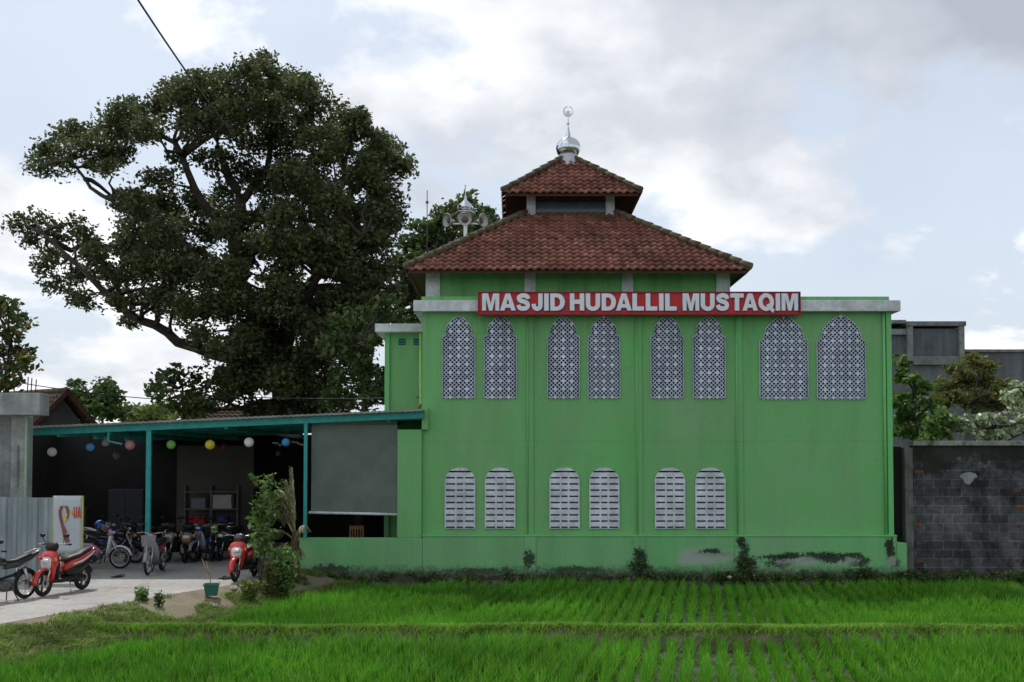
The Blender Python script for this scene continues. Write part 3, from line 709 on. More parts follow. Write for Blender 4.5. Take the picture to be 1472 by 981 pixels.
# upper storey, set back on the flat roof
YW = 28.2; cx0, cy0 = 1.735, 31.9
zr = Z(431)+.02
xw0, xw1 = X(614, YW), X(1048, YW)
zw = Z(392, YW)
wb(MB().box(xw0, xw1, YW, YW+7.4, zr-.1, 8.35), 'upper_wall', m_green, mos)
for a, b_ in ((613, 632), (754, 770), (894.5, 911), (1031, 1048)):
    wb(MB().box(X(a, YW-.04), X(b_, YW-.04), YW-.045, YW-.002, zr-.1, 8.2), 'pillar', m_band, mos, bevel=.008)
wb(MB().box(xw1+.002, xw1+.045, YW-.04, YW+.3, zr-.1, 8.2), 'pillar', m_band, mos); wb(MB().box(xw0-.045, xw0-.002, YW-.04, YW+.3, zr-.1, 8.2), 'pillar', m_band, mos)
A = 4.54; ZE = P(830, 388, 27.4).z; B_ = 1.34; ZR1 = P(830, 309, 30.6).z
tiles_obj('lower_roof', (cx0, cy0, A, ZE, B_, ZR1), m_tile, mos)
def soffit(a, z, wall_half, parent, th=.03, drop=.09):
    mb = MB()
    for (x0, x1, y0, y1) in ((cx0-a+.05, cx0+a-.05, cy0-a+.05, cy0-a+.08), (cx0-a+.05, cx0+a-.05, cy0+a-.08, cy0+a-.05), (cx0-a+.05, cx0-a+.08, cy0-a+.081, cy0+a-.081), (cx0+a-.08, cx0+a-.05, cy0-a+.081, cy0+a-.081)):
        mb.box(x0, x1, y0, y1, z-drop, z+.0)
    return wb(mb, 'fascia', m_soffit, parent)
soffit(A, ZE+.0, 4, mos)
# sloping underside boards of the two roofs
def under(a, ze, b_, zt, parent, off=.06):
    mb = MB(); vs = []
    for (q, z) in ((a-.06, ze-.02), (b_, zt-off)):
        vs += [(cx0-q, cy0-q, z), (cx0+q, cy0-q, z), (cx0+q, cy0+q, z), (cx0-q, cy0+q, z)]
    mb.add(vs, [((k+1) % 4, k, k+4, (k+1) % 4+4) for k in range(4)])
    for k in range(-8, 9):      # rafters
        for sy in (-1,):
            x = cx0+k*a/8.5
            if abs(k)*a/8.5 > a-1.35: continue
            mb.beam((x, cy0-a+.09, ze-.07), (x, cy0-a+1.2, ze-.07+1.2*(zt-ze)/(a-b_)), .05, .07)
    return wb(mb, 'underside', m_soffit, parent)
under(A, ZE, B_, ZR1, mos)
def hips(a, ze, b_, zt, parent, name='hip_ridge', r=.085):
    for sx, sy in ((-1, -1), (1, -1), (1, 1), (-1, 1)):
        mb = MB(); p0 = Vector((cx0+sx*(a+.02), cy0+sy*(a+.02), ze+.08)); p1 = Vector((cx0+sx*b_, cy0+sy*b_, zt+.08)); n = max(3, int((p1-p0).length/.34))
        for k in range(n):
            q0 = p0.lerp(p1, k/n); q1 = p0.lerp(p1, (k+1.12)/n); mb.loft([q0+Vector((0, 0, random.uniform(-.006, .01))), q1], [r*random.uniform(1.05, 1.25), r*.85], 10)
        wb(mb, name, m_hip, parent, smooth=True)
hips(A, ZE, B_, ZR1, mos)
# clerestory
YC = cy0-1.30; zc = ZR1-.1; ZE2 = P(825, 277, 29.92).z; A2 = 1.985; ZR2 = P(820, 231, 31.9).z
for sx in (-1, 1):
    for sy in (-1, 1):
        x = cx0+sx*1.17; y = cy0+sy*1.17; wb(MB().box(x-.13, x+.13, y-.13, y+.13, zc, ZE2+.12), 'post', m_white, mos, bevel=.01)
m_glass = M('clerestory_glass', (.09, .12, .17), .18, .2, spec=.6)
wb(MB().box(cx0-1.04, cx0+1.04, cy0-1.15, cy0+1.15, zc, ZE2+.1), 'clerestory_window', m_glass, mos)
wb(MB().box(cx0-1.05, cx0+1.05, cy0-1.20, cy0-1.152, ZE2-.06, ZE2+.1), 'lintel', m_soffit, mos)
wb(MB().box(cx0-1.04, cx0+1.04, cy0-1.24, cy0-1.152, zc, ZR1+.10), 'window_sill', m_hip, mos)
tiles_obj('upper_roof', (cx0, cy0, A2, ZE2, .12, ZR2), m_tile, mos)
soffit(A2, ZE2, 1.2, mos); under(A2, ZE2, .15, ZR2, mos); hips(A2, ZE2, .14, ZR2, mos, r=.075)
# dome and crescent finial
dz = ZR2; c = (cx0, cy0, 0)
wb(MB().lathe([(.42, dz-.28), (.34, dz-.02), (.31, dz+.12), (.30, dz+.14), (0, dz+.14)], c, 20), 'dome_base', m_white, mos, smooth=True)
k = .385
prof = [(.26, dz+.14), (.31, dz+.18), (.36, dz+.25), (k, dz+.35), (k*.985, dz+.46), (k*.88, dz+.56), (k*.68, dz+.64), (k*.42, dz+.69), (k*.22, dz+.73), (.045, dz+.84), (.04, dz+.86)]
dome = wb(MB().lathe(prof, c, 32), 'dome', m_steel, mos, smooth=True)
fin = MB().lathe([(.09, dz+.70), (.07, dz+.82), (.045, dz+.95), (.018, dz+1.07), (.018, dz+1.12), (.06, dz+1.15), (.018, dz+1.19), (.012, dz+1.38)], c, 14)
wb(fin, 'finial', m_steel, dome, smooth=True)
cr = MB(); n = 22; zc_ = dz+1.53
out = [(.16*math.cos(t), .16*math.sin(t)) for t in [rad(78)-rad(336)*i/n*1.0 for i in range(n+1)]]
inn = [(.125*math.cos(t)+.012, .125*math.sin(t)+.022) for t in [rad(78)-rad(336)*i/n for i in range(n+1)]]
vs = [(cx0+x, cy0+s, zc_+z) for s in (-.02, .02) for ring in (out, inn) for x, z in ring]; N = n+1; fs = []
for i in range(n):
    fs += [(i, i+1, i+1+N, i+N), (i+2*N+1, i+2*N, i+3*N, i+3*N+1), (i+2*N, i+2*N+1, i+1, i), (i+N, i+N+1, i+3*N+1, i+3*N)]
cr.add(vs, fs)
star = [(cx0+(.085 if q % 2 == 0 else .038)*math.sin(q*PI/5), zc_-.03+(.085 if q % 2 == 0 else .038)*math.cos(q*PI/5)) for q in range(10)]
cr.prism(star, cy0-.015, cy0+.015); cr.box(cx0-.09, cx0+.09, cy0-.015, cy0+.015, zc_-.10, zc_-.075)
wb(cr, 'crescent', m_steel, dome)

# sign over the cornice
YS = 26.93; sg = empty('sign', (X(919, YS), YS, Z(453, YS)), label='long red sign board with raised white mosque name across the green facade', cat='sign')
m_sred = M('sign_red', (.50, .022, .030), .45, .12, 2); m_sfr = M('sign_frame_red', (.26, .012, .016), .5, .1)
zs0, zs1 = Z(451.5, YS), Z(421.5, YS)
xs0, xs1 = X(688.5, YS), X(1150.5, YS)
wb(MB().box(xs0, xs1, YS, YS+.09, zs0, zs1), 'board', m_sred, sg)
fr = MB().box(xs0-.03, xs1+.03, YS-.035, YS+.092, zs0-.032, zs0-.001).box(xs0-.03, xs1+.03, YS-.035, YS+.092, zs1+.001, zs1+.032).box(xs0-.03, xs0-.001, YS-.034, YS+.091, zs0-.001, zs1+.001).box(xs1+.001, xs1+.03, YS-.034, YS+.091, zs0-.001, zs1+.001)
wb(fr, 'frame', m_sfr, sg)
m_letw = M('letter_white', (.74, .76, .82), .5, .05); m_letb = M('letter_shadow_blue', (.13, .16, .30), .6, .05)  # blue backing letters paint in the shadow edge of the white ones
def arc(cx_, cy_, rx, ry, a0, a1, n=12): return [(cx_+rx*math.cos(rad(a0+(a1-a0)*i/n)), cy_+ry*math.sin(rad(a0+(a1-a0)*i/n))) for i in range(n+1)]
def ribbon(pts, hw):
    """closed outline of a thick stroke through pts"""
    P_ = []; n = len(pts)
    for i in range(n-1):
        p0, p1, p2, p3 = pts[max(0, i-1)], pts[i], pts[i+1], pts[min(n-1, i+2)]
        for k in range(5):
            t = k/5; P_.append(tuple(.5*(2*p1[q]+(p2[q]-p0[q])*t+(2*p0[q]-5*p1[q]+4*p2[q]-p3[q])*t*t+(3*p1[q]-p0[q]-3*p2[q]+p3[q])*t**3) for q in (0, 1)))
    P_.append(pts[-1]); L, R_ = [], []
    for i in range(len(P_)):
        a, b_ = P_[max(0, i-1)], P_[min(len(P_)-1, i+1)]; dx, dy = b_[0]-a[0], b_[1]-a[1]; l = math.hypot(dx, dy)
        L.append((P_[i][0]-dy/l*hw, P_[i][1]+dx/l*hw)); R_.append((P_[i][0]+dy/l*hw, P_[i][1]-dx/l*hw))
    return L+R_[::-1]
GL = {
 'M': (1.06, [[(0,0),(0,1),(.37,1),(.53,.40),(.69,1),(1.06,1),(1.06,0),(.82,0),(.82,.74),(.63,0),(.43,0),(.24,.74),(.24,0)]]),
 'A': (.98, [[(0,0),(.345,1),(.635,1),(.98,0),(.70,0),(.65,.17),(.33,.17),(.28,0)], [(.395,.38),(.585,.38),(.49,.71)]]),
 'J': (.68, [[(.41,1),(.68,1)]+arc(.34,.33,.34,.35,0,-180)+[(0,.38),(.26,.40)]+arc(.335,.32,.075,.09,180,360)]),
 'I': (.28, [[(0,0),(0,1),(.28,1),(.28,0)]]),
 'D': (.90, [[(0,0),(0,1)]+arc(.42,.5,.48,.5,90,-90), [(.27,.23),(.27,.77)]+arc(.40,.5,.21,.27,90,-90)]),
 'H': (.90, [[(0,0),(0,1),(.28,1),(.28,.64),(.62,.64),(.62,1),(.90,1),(.90,0),(.62,0),(.62,.39),(.28,.39),(.28,0)]]),
 'U': (.90, [[(0,1),(.28,1),(.28,.40)]+arc(.45,.36,.17,.14,180,360)+[(.62,1),(.90,1)]+arc(.45,.37,.45,.39,0,-180)]),
 'L': (.72, [[(0,0),(0,1),(.28,1),(.28,.24),(.72,.24),(.72,0)]]),
 'T': (.86, [[(.29,0),(.29,.76),(0,.76),(0,1),(.86,1),(.86,.76),(.57,.76),(.57,0)]]),
 'S': (.84, [ribbon([(.72,.68),(.66,.82),(.43,.885),(.20,.82),(.145,.70),(.23,.595),(.42,.535),(.62,.455),(.70,.31),(.63,.17),(.42,.115),(.19,.17),(.12,.33)], .128)]),
 'Q': (1.02, [arc(.5,.5,.5,.52,0,-345,30), arc(.5,.5,.235,.28,0,345,24)]),
}
def text_mesh(name, body, x0, x1, z0, z1, y, mat, parent, thick=.03, off=.0, gap=.10):
    import bmesh
    cu = bpy.data.curves.new(name, 'CURVE'); cu.dimensions = '2D'; cu.fill_mode = 'BOTH'; cu.offset = off; x = 0; tails = []
    for ci, chx in enumerate(body):
        w, loops = GL[chx]; x -= {'DA': .09, 'TA': .17, 'MA': .05, 'LL': -.02, 'LI': -.02, 'AL': .05, 'AQ': .05, 'ST': .02, 'AS': .05}.get(body[ci-1:ci+1] if ci else '', 0)
        for lp in loops:
            sp_ = cu.splines.new('POLY'); sp_.points.add(len(lp)-1); sp_.use_cyclic_u = True
            for q, (a, b_) in zip(sp_.points, lp): q.co = (x+a, b_, 0, 1)
        if chx == 'Q': tails.append([(x+.50, .30), (x+.66, .42), (x+1.04, .04), (x+.90, -.13)])
        x += w+gap
    W_ = x-gap
    t = bpy.data.objects.new('tmp', cu); COL.objects.link(t); bpy.context.view_layer.update()
    me = bpy.data.meshes.new_from_object(t.evaluated_get(bpy.context.evaluated_depsgraph_get())); bpy.data.objects.remove(t)
    bm = bmesh.new(); bm.from_mesh(me); bmesh.ops.remove_doubles(bm, verts=bm.verts, dist=1e-5); l = chain_loc(parent)
    def to(a, b_, d=0): return Vector((x0+a/W_*(x1-x0)-l.x, y-d-l.y, z0+b_*(z1-z0)-l.z))
    for v in bm.verts: v.co = to(v.co.x, v.co.y)
    for tl in tails: bm.faces.new([bm.verts.new(to(a, b_, .003)) for a, b_ in tl])
    bmesh.ops.recalc_face_normals(bm, faces=bm.faces[:])
    ex = bmesh.ops.extrude_face_region(bm, geom=bm.faces[:], use_keep_orig=True)
    bmesh.ops.translate(bm, verts=[g for g in ex['geom'] if isinstance(g, bmesh.types.BMVert)], vec=(0, thick, 0))
    bmesh.ops.recalc_face_normals(bm, faces=bm.faces[:])
    me2 = bpy.data.meshes.new(name); bm.to_mesh(me2); bm.free(); me2.materials.append(mat)
    o = bpy.data.objects.new(name, me2); COL.objects.link(o); o.parent = parent; return o
for word, a, b_ in (('MASJID', 693, 812), ('HUDALLIL', 819.5, 973), ('MUSTAQIM', 982, 1148)):
    q = 1.5 if 'Q' not in word else 1.5
    za, zb = Z(447.2, YS), Z(422.6, YS)
    text_mesh('lettering', word, X(a, YS), X(b_, YS), za, zb, YS-.055, m_letw, sg, thick=.04)
    text_mesh('letter_shadow_edge', word, X(a, YS)-.012, X(b_, YS)+.022, za-.014, zb+.01, YS-.014, m_letb, sg, thick=.0135, off=.02)

# annex to the left, set back
YA = 29.4; an = empty('annex', (X(580, YA), YA, 0), label='narrow green annex with grey parapet band set back left of the mosque', cat='building')
wb(MB().box(X(556, YA), XL-.003, YA, 33.5, 0, Z(466, YA)), 'wall', m_green, an)
wb(MB().box(X(553, YA), X(560, YA), YA-.06, YA-.002, 0, Z(478, YA)), 'corner_pilaster', m_trimg, an, bevel=.006)
wb(MB().box(X(538.5, YA-.3), XL-.003, YA-.3, YA-.003, Z(477, YA-.3), Z(465.5, YA-.3)).box(X(538.5, YA-.3), X(555.5, YA), YA-.002, 33.6, Z(477, YA-.3), Z(465.5, YA-.3)), 'parapet_band', m_band, an, bevel=.01)
for px in (577.5, 599):
    v = wb(MB().box(X(px-5, YA), X(px+5, YA), YA-.01, YA-.002, Z(496, YA), Z(486.5, YA)), 'vent', m_dark, an)
    mb = MB()
    for k in range(4): z = Z(495-k*2.4, YA); mb.box(X(px-5, YA), X(px+5, YA), YA-.03, YA-.011, z, z+.02)
    wb(mb, 'louvre', m_teal, v)
x = X(603.5, 29.0)
m_pipe = M('pipe_lime', (.33, .55, .16), .5, .1)
wb(MB().loft([(x, 29.2, Z(477, 29.2)), (x, 29.2, Z(580, 29.2)), (x-.05, 29.15, Z(587, 29.2))], .045, 8), 'drain_pipe', m_pipe, an, smooth=True)

# low wall, pier and blind in front of the carport
lw = empty('low_wall', (X(500), YF, 0), label='low green rendered wall under the grey roller blind', cat='wall')
xa, xb = X(433), X(608, 27.1)-.004
wb(MB().box(xa, xb, 27.12, YF+.1, -.3, Z(773)), 'wall', m_plinth, lw, bevel=.01)
wb(MB().box(X(572), XL-.004, 27.16, YF+.25, Z(773)+.002, Z(618)), 'pier', m_green, lw, bevel=.01)
wb(MB().box(XL-.003, XL+.16, 27.14, YF-.002, Z(618), Z(587)), 'bracket', m_green, lw)
rb = empty('roller_blind', (X(508), 27.2, Z(738, 27.2)), label='dark grey roller blind pulled most of the way down beside the green pier', cat='blind')
m, nt, b = new_mat('blind_fabric'); p = pos(nt)
r = ramp(nt, [(.3, (.085, .115, .098)), (.7, (.125, .16, .138))]); nt.links.new(noise(nt, p, 1.3, 4), r.inputs[0]); nt.links.new(r.outputs[0], b.inputs['Base Color']); b.inputs['Roughness'].default_value = .6
bump(nt, b, noise(nt, p, 1.1, 3, .5, (1, 1, .6)), .6, .25); m_blind = m
vs = []; fs = []; nx, nz = 60, 40; x0, x1, z0, z1 = X(447.5, 27.2), X(571, 27.2), Z(737, 27.2), Z(610, 27.2)
for j in range(nz+1):
    for i in range(nx+1):
        u, v = i/nx, j/nz; vs.append((x0+(x1-x0)*u, 27.24+.035*math.sin(u*5+v*6)*(1-v)+.02*math.sin(u*9-v*8)*(1-v)-.03*math.exp(-((u-.38-.25*(1-v))/.03)**2)*(1-v)+.02*math.exp(-((u-.55-.1*v)/.025)**2)*(1-v), z0+(z1-z0)*v))
for j in range(nz):
    for i in range(nx): a = j*(nx+1)+i; fs.append((a, a+1, a+nx+2, a+nx+1))
wb(MB().add(vs, fs), 'fabric', m_blind, rb, smooth=True)
wb(MB().loft([(x0-.05, 27.2, z0), (x1+.01, 27.2, z0-.05)], .035, 8), 'bottom_bar', m_band, rb, smooth=True)
wb(MB().loft([(x0, 27.22, z1+.05), (x1, 27.22, z1+.05)], .055, 10), 'roller', m_blind, rb, smooth=True)

# ------------------------------------------------------------------ carport canopy
cp = empty('canopy', (X(222), 27.0, .25), label='wide teal steel canopy with thin metal roof sheltering the motorbikes', cat='canopy')
yl = 27.0
def edge(px, py): return P(px, py, yl)
e0, e1 = edge(20, 622), edge(608, 596)      # centre line of the front beam
wb(MB().beam(e0, e1, .06, .20), 'front_beam', m_teal, cp, bevel=.008)
wb(MB().beam(edge(443, 606.5)+Vector((0, .1, 0)), edge(608, 600.5)+Vector((0, .1, 0)), .08, .09), 'lintel_beam', m_teal, cp, bevel=.008)
m_sheet = M('galvanised_roof', (.24, .23, .22), .55, .35, 1.5, metal=.3)
sh = MB(); nx = 140; vs = []; d0 = Vector((e0.x, 26.82, e0.z+.13)); d1 = Vector((e1.x+.02, 26.82, e1.z+.13))
for i in range(nx+1):
    q = d0.lerp(d1, i/nx); h = .007*(1 if i % 2 else -1)
    vs += [(q.x, q.y, q.z+h), (q.x, 37.0, q.z+h+.02), (q.x, q.y, q.z+h-.05), (q.x, 37.0, q.z+h-.015)]
fs = []
for i in range(nx):
    a = i*4; fs += [(a, a+4, a+5, a+1), (a+2, a+3, a+7, a+6), (a, a+2, a+6, a+4), (a+1, a+5, a+7, a+3)]
wb(sh.add(vs, fs), 'roof_sheet', m_sheet, cp)
for k in range(1, 4):   # purlins further in
    y = 27+k*2.6; wb(MB().beam((e0.x, y, e0.z+.02), (e1.x-.1, y, e1.z+.02), .06, .12), 'purlin', m_teal, cp)
for px in (165, 222, 443, 330, 560):
    q = edge(px, 0); t = (q.x-e0.x)/(e1.x-e0.x); z = e0.z+(e1.z-e0.z)*t-.09
    wb(MB().beam((q.x, 27.04, z), (q.x, 36.8, z), .08, .12), 'rafter', m_teal, cp)
for px in (222, 444):
    q = edge(px, 0); t = (q.x-e0.x)/(e1.x-e0.x); z = e0.z+(e1.z-e0.z)*t-.10
    w_ = .062 if px == 222 else .045
    zb_ = .25 if px == 222 else Z(773)
    po = wb(MB().box(q.x-w_, q.x+w_, 27.0-w_*.8, 27.0+w_*.8, zb_, z), 'post', m_teal, cp, bevel=.008)
q = edge(165, 0); wb(MB().beam((q.x, 26.98, e0.z+.0), (q.x, 26.98, e0.z-.22), .05, .05).beam((q.x, 26.98, e0.z-.22), (q.x+.35, 26.98, e0.z-.30), .04, .04), 'bracket', m_teal, cp)

# back of the covered yard
m_bw = M('shaded_dark_wall', (.018, .017, .017), .9, .3, 1.2); m_bl = M('shaded_cream_wall', (.12, .11, .095), .9, .2, 1.2)  # wall colours darkened to carry the deep shade under the canopy
bw = empty('yard_wall', (-8, 36.9, 0), label='rendered wall, shade put into its dark colour, closing the back of the covered yard', cat='wall')
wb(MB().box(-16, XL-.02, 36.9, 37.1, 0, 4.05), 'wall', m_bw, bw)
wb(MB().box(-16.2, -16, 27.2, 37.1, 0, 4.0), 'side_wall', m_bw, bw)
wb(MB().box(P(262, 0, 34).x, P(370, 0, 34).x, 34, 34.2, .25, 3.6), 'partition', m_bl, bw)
# shelf unit with boxes
YSH = 33.4; shx0, shx1 = P(276, 0, YSH).x, P(350, 0, YSH).x
su = empty('shelf_unit', ((shx0+shx1)/2, YSH, .25), label='pale shelf unit standing against the paler partition under the canopy', cat='shelf')
m_shelf = M('shelf_white', (.16, .155, .15), .7, .2)
mb = MB()
for x in (shx0, (shx0+shx1)/2, shx1): mb.box(x-.025, x+.025, YSH-.2, YSH+.2, .25, 2.3)
wb(mb, 'frame', m_shelf, su)
for z in (.45, 1.0, 1.55, 2.1): wb(MB().box(shx0+.026, (shx0+shx1)/2-.026, YSH-.19, YSH+.19, z, z+.04).box((shx0+shx1)/2+.026, shx1-.026, YSH-.19, YSH+.19, z, z+.04), 'shelf', m_shelf, su)
for (fx, z, w_, h_, c_, l_) in ((.22, 1.04, .5, .28, (.45, .02, .03), 'red box on the third shelf of the pale unit'), (.70, 1.59, .6, .4, (.5, .48, .45), 'big white box on the right of the upper shelf'), (.25, 1.59, .45, .3, (.2, .22, .25), 'grey box on the left of the upper shelf'), (.72, 1.04, .3, .3, (.05, .06, .2), 'dark blue box on the right of the third shelf')):
    x = shx0+(shx1-shx0)*fx; bx_ = MB().box(-w_/2, w_/2, -.15, .15, 0, h_)
    # lid and tape line give each box its read
    o = bx_.box(-w_/2-.01, w_/2+.01, -.16, .16, h_+.001, h_+.035).build('storage_box', M('box_'+l_[:8], c_, .6, .15), None, bevel=.008, label=l_, cat='box', group='boxes on the shelf unit'); o.location = (x, YSH, z)

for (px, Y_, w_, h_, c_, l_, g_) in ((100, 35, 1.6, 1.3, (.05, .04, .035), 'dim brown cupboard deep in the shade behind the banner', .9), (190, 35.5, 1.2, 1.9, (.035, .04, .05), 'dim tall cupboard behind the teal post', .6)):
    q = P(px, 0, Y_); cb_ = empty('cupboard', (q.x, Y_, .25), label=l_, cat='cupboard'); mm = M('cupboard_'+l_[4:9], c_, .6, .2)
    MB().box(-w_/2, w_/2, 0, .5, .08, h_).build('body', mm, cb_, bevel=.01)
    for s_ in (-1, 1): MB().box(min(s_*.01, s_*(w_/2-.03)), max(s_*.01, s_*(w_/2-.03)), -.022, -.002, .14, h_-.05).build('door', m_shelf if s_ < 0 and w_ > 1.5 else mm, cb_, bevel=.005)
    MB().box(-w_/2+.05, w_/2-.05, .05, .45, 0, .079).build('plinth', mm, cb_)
# round paper lanterns under the beam
def lantern(px, py, r, Y, col, label):
    c = P(px, py, Y); R = r*Y/F; mb = MB(); vs = []; n, m_ = 20, 12
    o = empty('paper_lantern', (c.x, c.y, c.z), label=label, cat='lantern', group='round paper lanterns hung along the canopy')
    for i in range(m_+1):
        t = PI*(.06+.88*i/m_); rr = R*math.sin(t)*(1+(.02 if i % 2 else -.02))
        vs.append((rr, R*math.cos(t)))
    mb.lathe([(a, b_) for a, b_ in reversed(vs)], (0, 0, 0), n).build('shade', M('paper_'+label[:9], col, .7, .08), o, smooth=True)
    z1_ = min(4.2, e0.z+(c.x-e0.x)/(e1.x-e0.x)*(e1.z-e0.z)-.02)-c.z
    MB().loft([(0, 0, R*.95), (0, 0, z1_)], .008, 5).lathe([(R*.2, R*.93), (R*.2, R*.99)], (0, 0, 0), 10).build('cord', m_black, o)
for a in ((75, 650, 6.5, 27.4, (.62, .6, .55), 'off white round lantern hanging at the shaded end by the grey building'), (130, 643, 6, 27.4, (.08, .28, .60), 'blue round lantern hanging next to the off white one'),
          (168, 655, 5.5, 30, (.18, .16, .16), 'dim brownish grey lantern hung lower and further back'), (187, 640, 7, 27.4, (.50, .26, .24), 'dusty pink round lantern left of the teal post'),
          (246, 639.5, 6.5, 27.4, (.18, .42, .12), 'green round lantern just right of the teal post'), (302, 639.5, 7, 27.4, (.62, .52, .06), 'yellow round lantern between the green and white ones'),
          (322, 643, 4.5, 30, (.22, .03, .05), 'small dim red lantern behind the yellow one'), (358, 636, 7, 27.4, (.70, .70, .70), 'clean white round lantern above the tall leafy plant'),
          (411, 636, 6, 27.4, (.06, .28, .55), 'blue round lantern closest to the roller blind'), (400, 652, 4, 31, (.1, .1, .1), 'small black lantern deep in the shade by the blue one')):
    lantern(*a)
gl = empty('string_decoration', P(420, 640, 27.6), label='string of small pale pieces strung beside the last blue lantern', cat='decoration')
mb = MB()
for px, py in ((394, 637), (398, 637.5), (403, 640), (421, 635.5), (426, 636), (430, 638), (434, 639.5), (438, 640)):
    c = P(px, py, 27.6); mb.ball(c, .05, .03, .03, 8, 5)
wb(mb, 'beads', m_shelf, gl); wb(MB().loft([P(392, 636, 27.6), P(415, 639, 27.6), P(440, 640, 27.6)], .006, 4), 'string', m_black, gl)
lampo = empty('hanging_lamp', P(152, 636, 27.5), label='small grey glass lamp hanging between the blue and pink lanterns', cat='lamp')
c = P(152, 636, 27.5)
MB().lathe([(.03, .16), (.05, .1), (.09, .04), (.11, -.03), (.08, -.09), (0, -.11)], (0, 0, 0), 14).build('shade', M('smoky_glass', (.25, .25, .26), .3, .1), lampo, smooth=True)
MB().loft([(0, 0, .16), (0, 0, .36)], .01, 5).build('cord', m_black, lampo)
# wooden chair seen under the blind
ch = empty('chair', (P(518, 0, 29).x, 29.0, .02), .3, label='tan wooden chair just visible under the roller blind', cat='chair'); m_wood = M('tan_wood', (.35, .2, .09), .6, .3)
MB().box(-.2, .2, -.2, .2, .66, .70).build('seat', m_wood, ch, bevel=.005)
for a, b_ in ((-.18, -.18), (.18, -.18), (-.18, .18), (.18, .18)): MB().box(a-.02, a+.02, b_-.02, b_+.02, 0, .659 if b_ < 0 else 1.25).build('leg', m_wood, ch)
mb = MB(); mb.box(-.159, .159, .165, .195, 1.15, 1.25)
for k in range(4): mb.box(-.13+k*.075, -.10+k*.075, .17, .19, .72, 1.149)
mb.build('backrest', m_wood, ch)

# ------------------------------------------------------------------ grey building, fence and banner at the left
m_conc = concrete('raw_concrete', (.24, .25, .25), .55, .25); m_conc2 = concrete('pale_concrete', (.33, .35, .34), .45, .2)
YB = 25.4; gb = empty('concrete_building', (X(-60, YB), YB, .25), label='unfinished grey concrete building with thick slab edge and bare rebar', cat='building')
xr = X(37, YB); zb0 = Z(598, YB)
wb(MB().box(-26, xr-.35, YB+.12, YB+1.1, .2, zb0), 'wall', m_conc, gb)
wb(MB().box(xr-.35, xr, YB, YB+.4, .2, zb0), 'corner_column', m_conc2, gb, bevel=.01)
wb(MB().box(-26.2, X(57, YB-.4), YB-.4, YB+.12, zb0+.002, Z(565, YB-.4)), 'roof_slab', m_conc2, gb, bevel=.015)
for dx_ in (0, .09, .2):
    wb(MB().loft([(X(33, YB)+dx_, YB+.2, Z(568, YB)), (X(33, YB)+dx_+.02, YB+.2, Z(541+dx_*20, YB))], .014, 5), 'rebar', m_bark, gb)
wb(MB().box(xr+.002, xr+.05, YB-.03, YB+.02, .25, zb0-.002), 'downpipe', M('pale_green_pipe', (.3, .42, .28), .6, .1), gb)
wb(MB().loft([(xr-.17, YB-.02, Z(640, YB)), (xr-.17, YB-.02, Z(700, YB))], .02, 6), 'conduit', m_conc, gb)
wb(MB().box(-13.6, -12.75, YB+.09, YB+.119, Z(712, YB), Z(648, YB)), 'boarded_window', M('board_grey', (.30, .32, .34), .8, .3, 3), gb)
# corrugated fence
YN = 24.3; fe = empty('panel_fence', (X(20, YN), YN, .25), label='pale blue grey ribbed sheet fence behind the parked motorcycles', cat='fence')
m, nt, b = new_mat('ribbed_sheet'); p = pos(nt); r = ramp(nt, [(.3, (.17, .22, .24)), (.7, (.30, .36, .375))]); nt.links.new(noise(nt, p, 1.6, 6, .65, (1, 1, .5)), r.inputs[0])
r2 = ramp(nt, [(.4, .7), (.6, 1.05)]); nt.links.new(noise(nt, p, 3, 5, .7, (1.5, 1, .08)), r2.inputs[0]); c = mixc(nt, .8, r.outputs[0], r2.outputs[0], 'MULTIPLY'); nt.links.new(c, b.inputs['Base Color']); b.inputs['Roughness'].default_value = .5; b.inputs['Metallic'].default_value = .15
mb = MB(); x = -18.0; xe = X(79, YN); vs = []; zt_ = Z(715, YN); k = 0
while x < xe:
    vs += [(x, YN+(.03 if k % 4 in (1, 2) else 0), .3), (x, YN+(.03 if k % 4 in (1, 2) else 0), zt_+.01*math.sin(x*3))]; x += (.09 if k % 2 else .03); k += 1
fs = [(i*2, i*2+2, i*2+3, i*2+1) for i in range(len(vs)//2-1)]
o = wb(mb.add(vs, fs), 'sheet_panel', m, fe); s_ = o.modifiers.new('t', 'SOLIDIFY'); s_.thickness = .006
wb(MB().beam((-18, YN+.08, 1.75), (xe, YN+.08, 1.75), .04, .06).beam((-18, YN+.08, .7), (xe, YN+.08, .7), .04, .06), 'rail', m_chrome, fe)
for x in (-17.5, -15.2, -12.9, xe-.08): wb(MB().box(x-.03, x+.03, YN+.11, YN+.17, .25, 2.1), 'fence_post', m_chrome, fe)
# banner
YNB = 24.15; bn = empty('banner', (X(99, YNB), YNB, .4), label='white printed banner with a brown loop and red letters at the fence end', cat='banner')
bx0, bx1, bz0, bz1 = X(79, YNB), X(120, YNB), Z(796, YNB), Z(713, YNB)
m_ban = M('banner_white', (.42, .47, .50), .5, .1, 2)
mb = MB(); vs = []
for j in range(13):
    for i in range(9): vs.append((bx0+(bx1-bx0)*i/8, YNB+.008*math.sin(i*1.1+j*.5), bz0+(bz1-bz0)*j/12))
fs = [(j*9+i, j*9+i+1, j*9+i+10, j*9+i+9) for j in range(12) for i in range(8)]
o = wb(mb.add(vs, fs), 'sheet', m_ban, bn, smooth=True); s_ = o.modifiers.new('t', 'SOLIDIFY'); s_.thickness = .004; s_.offset = 1
m_brn = M('print_brown', (.22, .07, .05), .6, .1); m_yel = M('print_yellow', (.60, .42, .03), .6, .1); m_rdl = M('print_red', (.50, .06, .04), .6, .1)
def bp_(px, py, d=.02): return P(px, py, YNB)-Vector((0, d, 0))
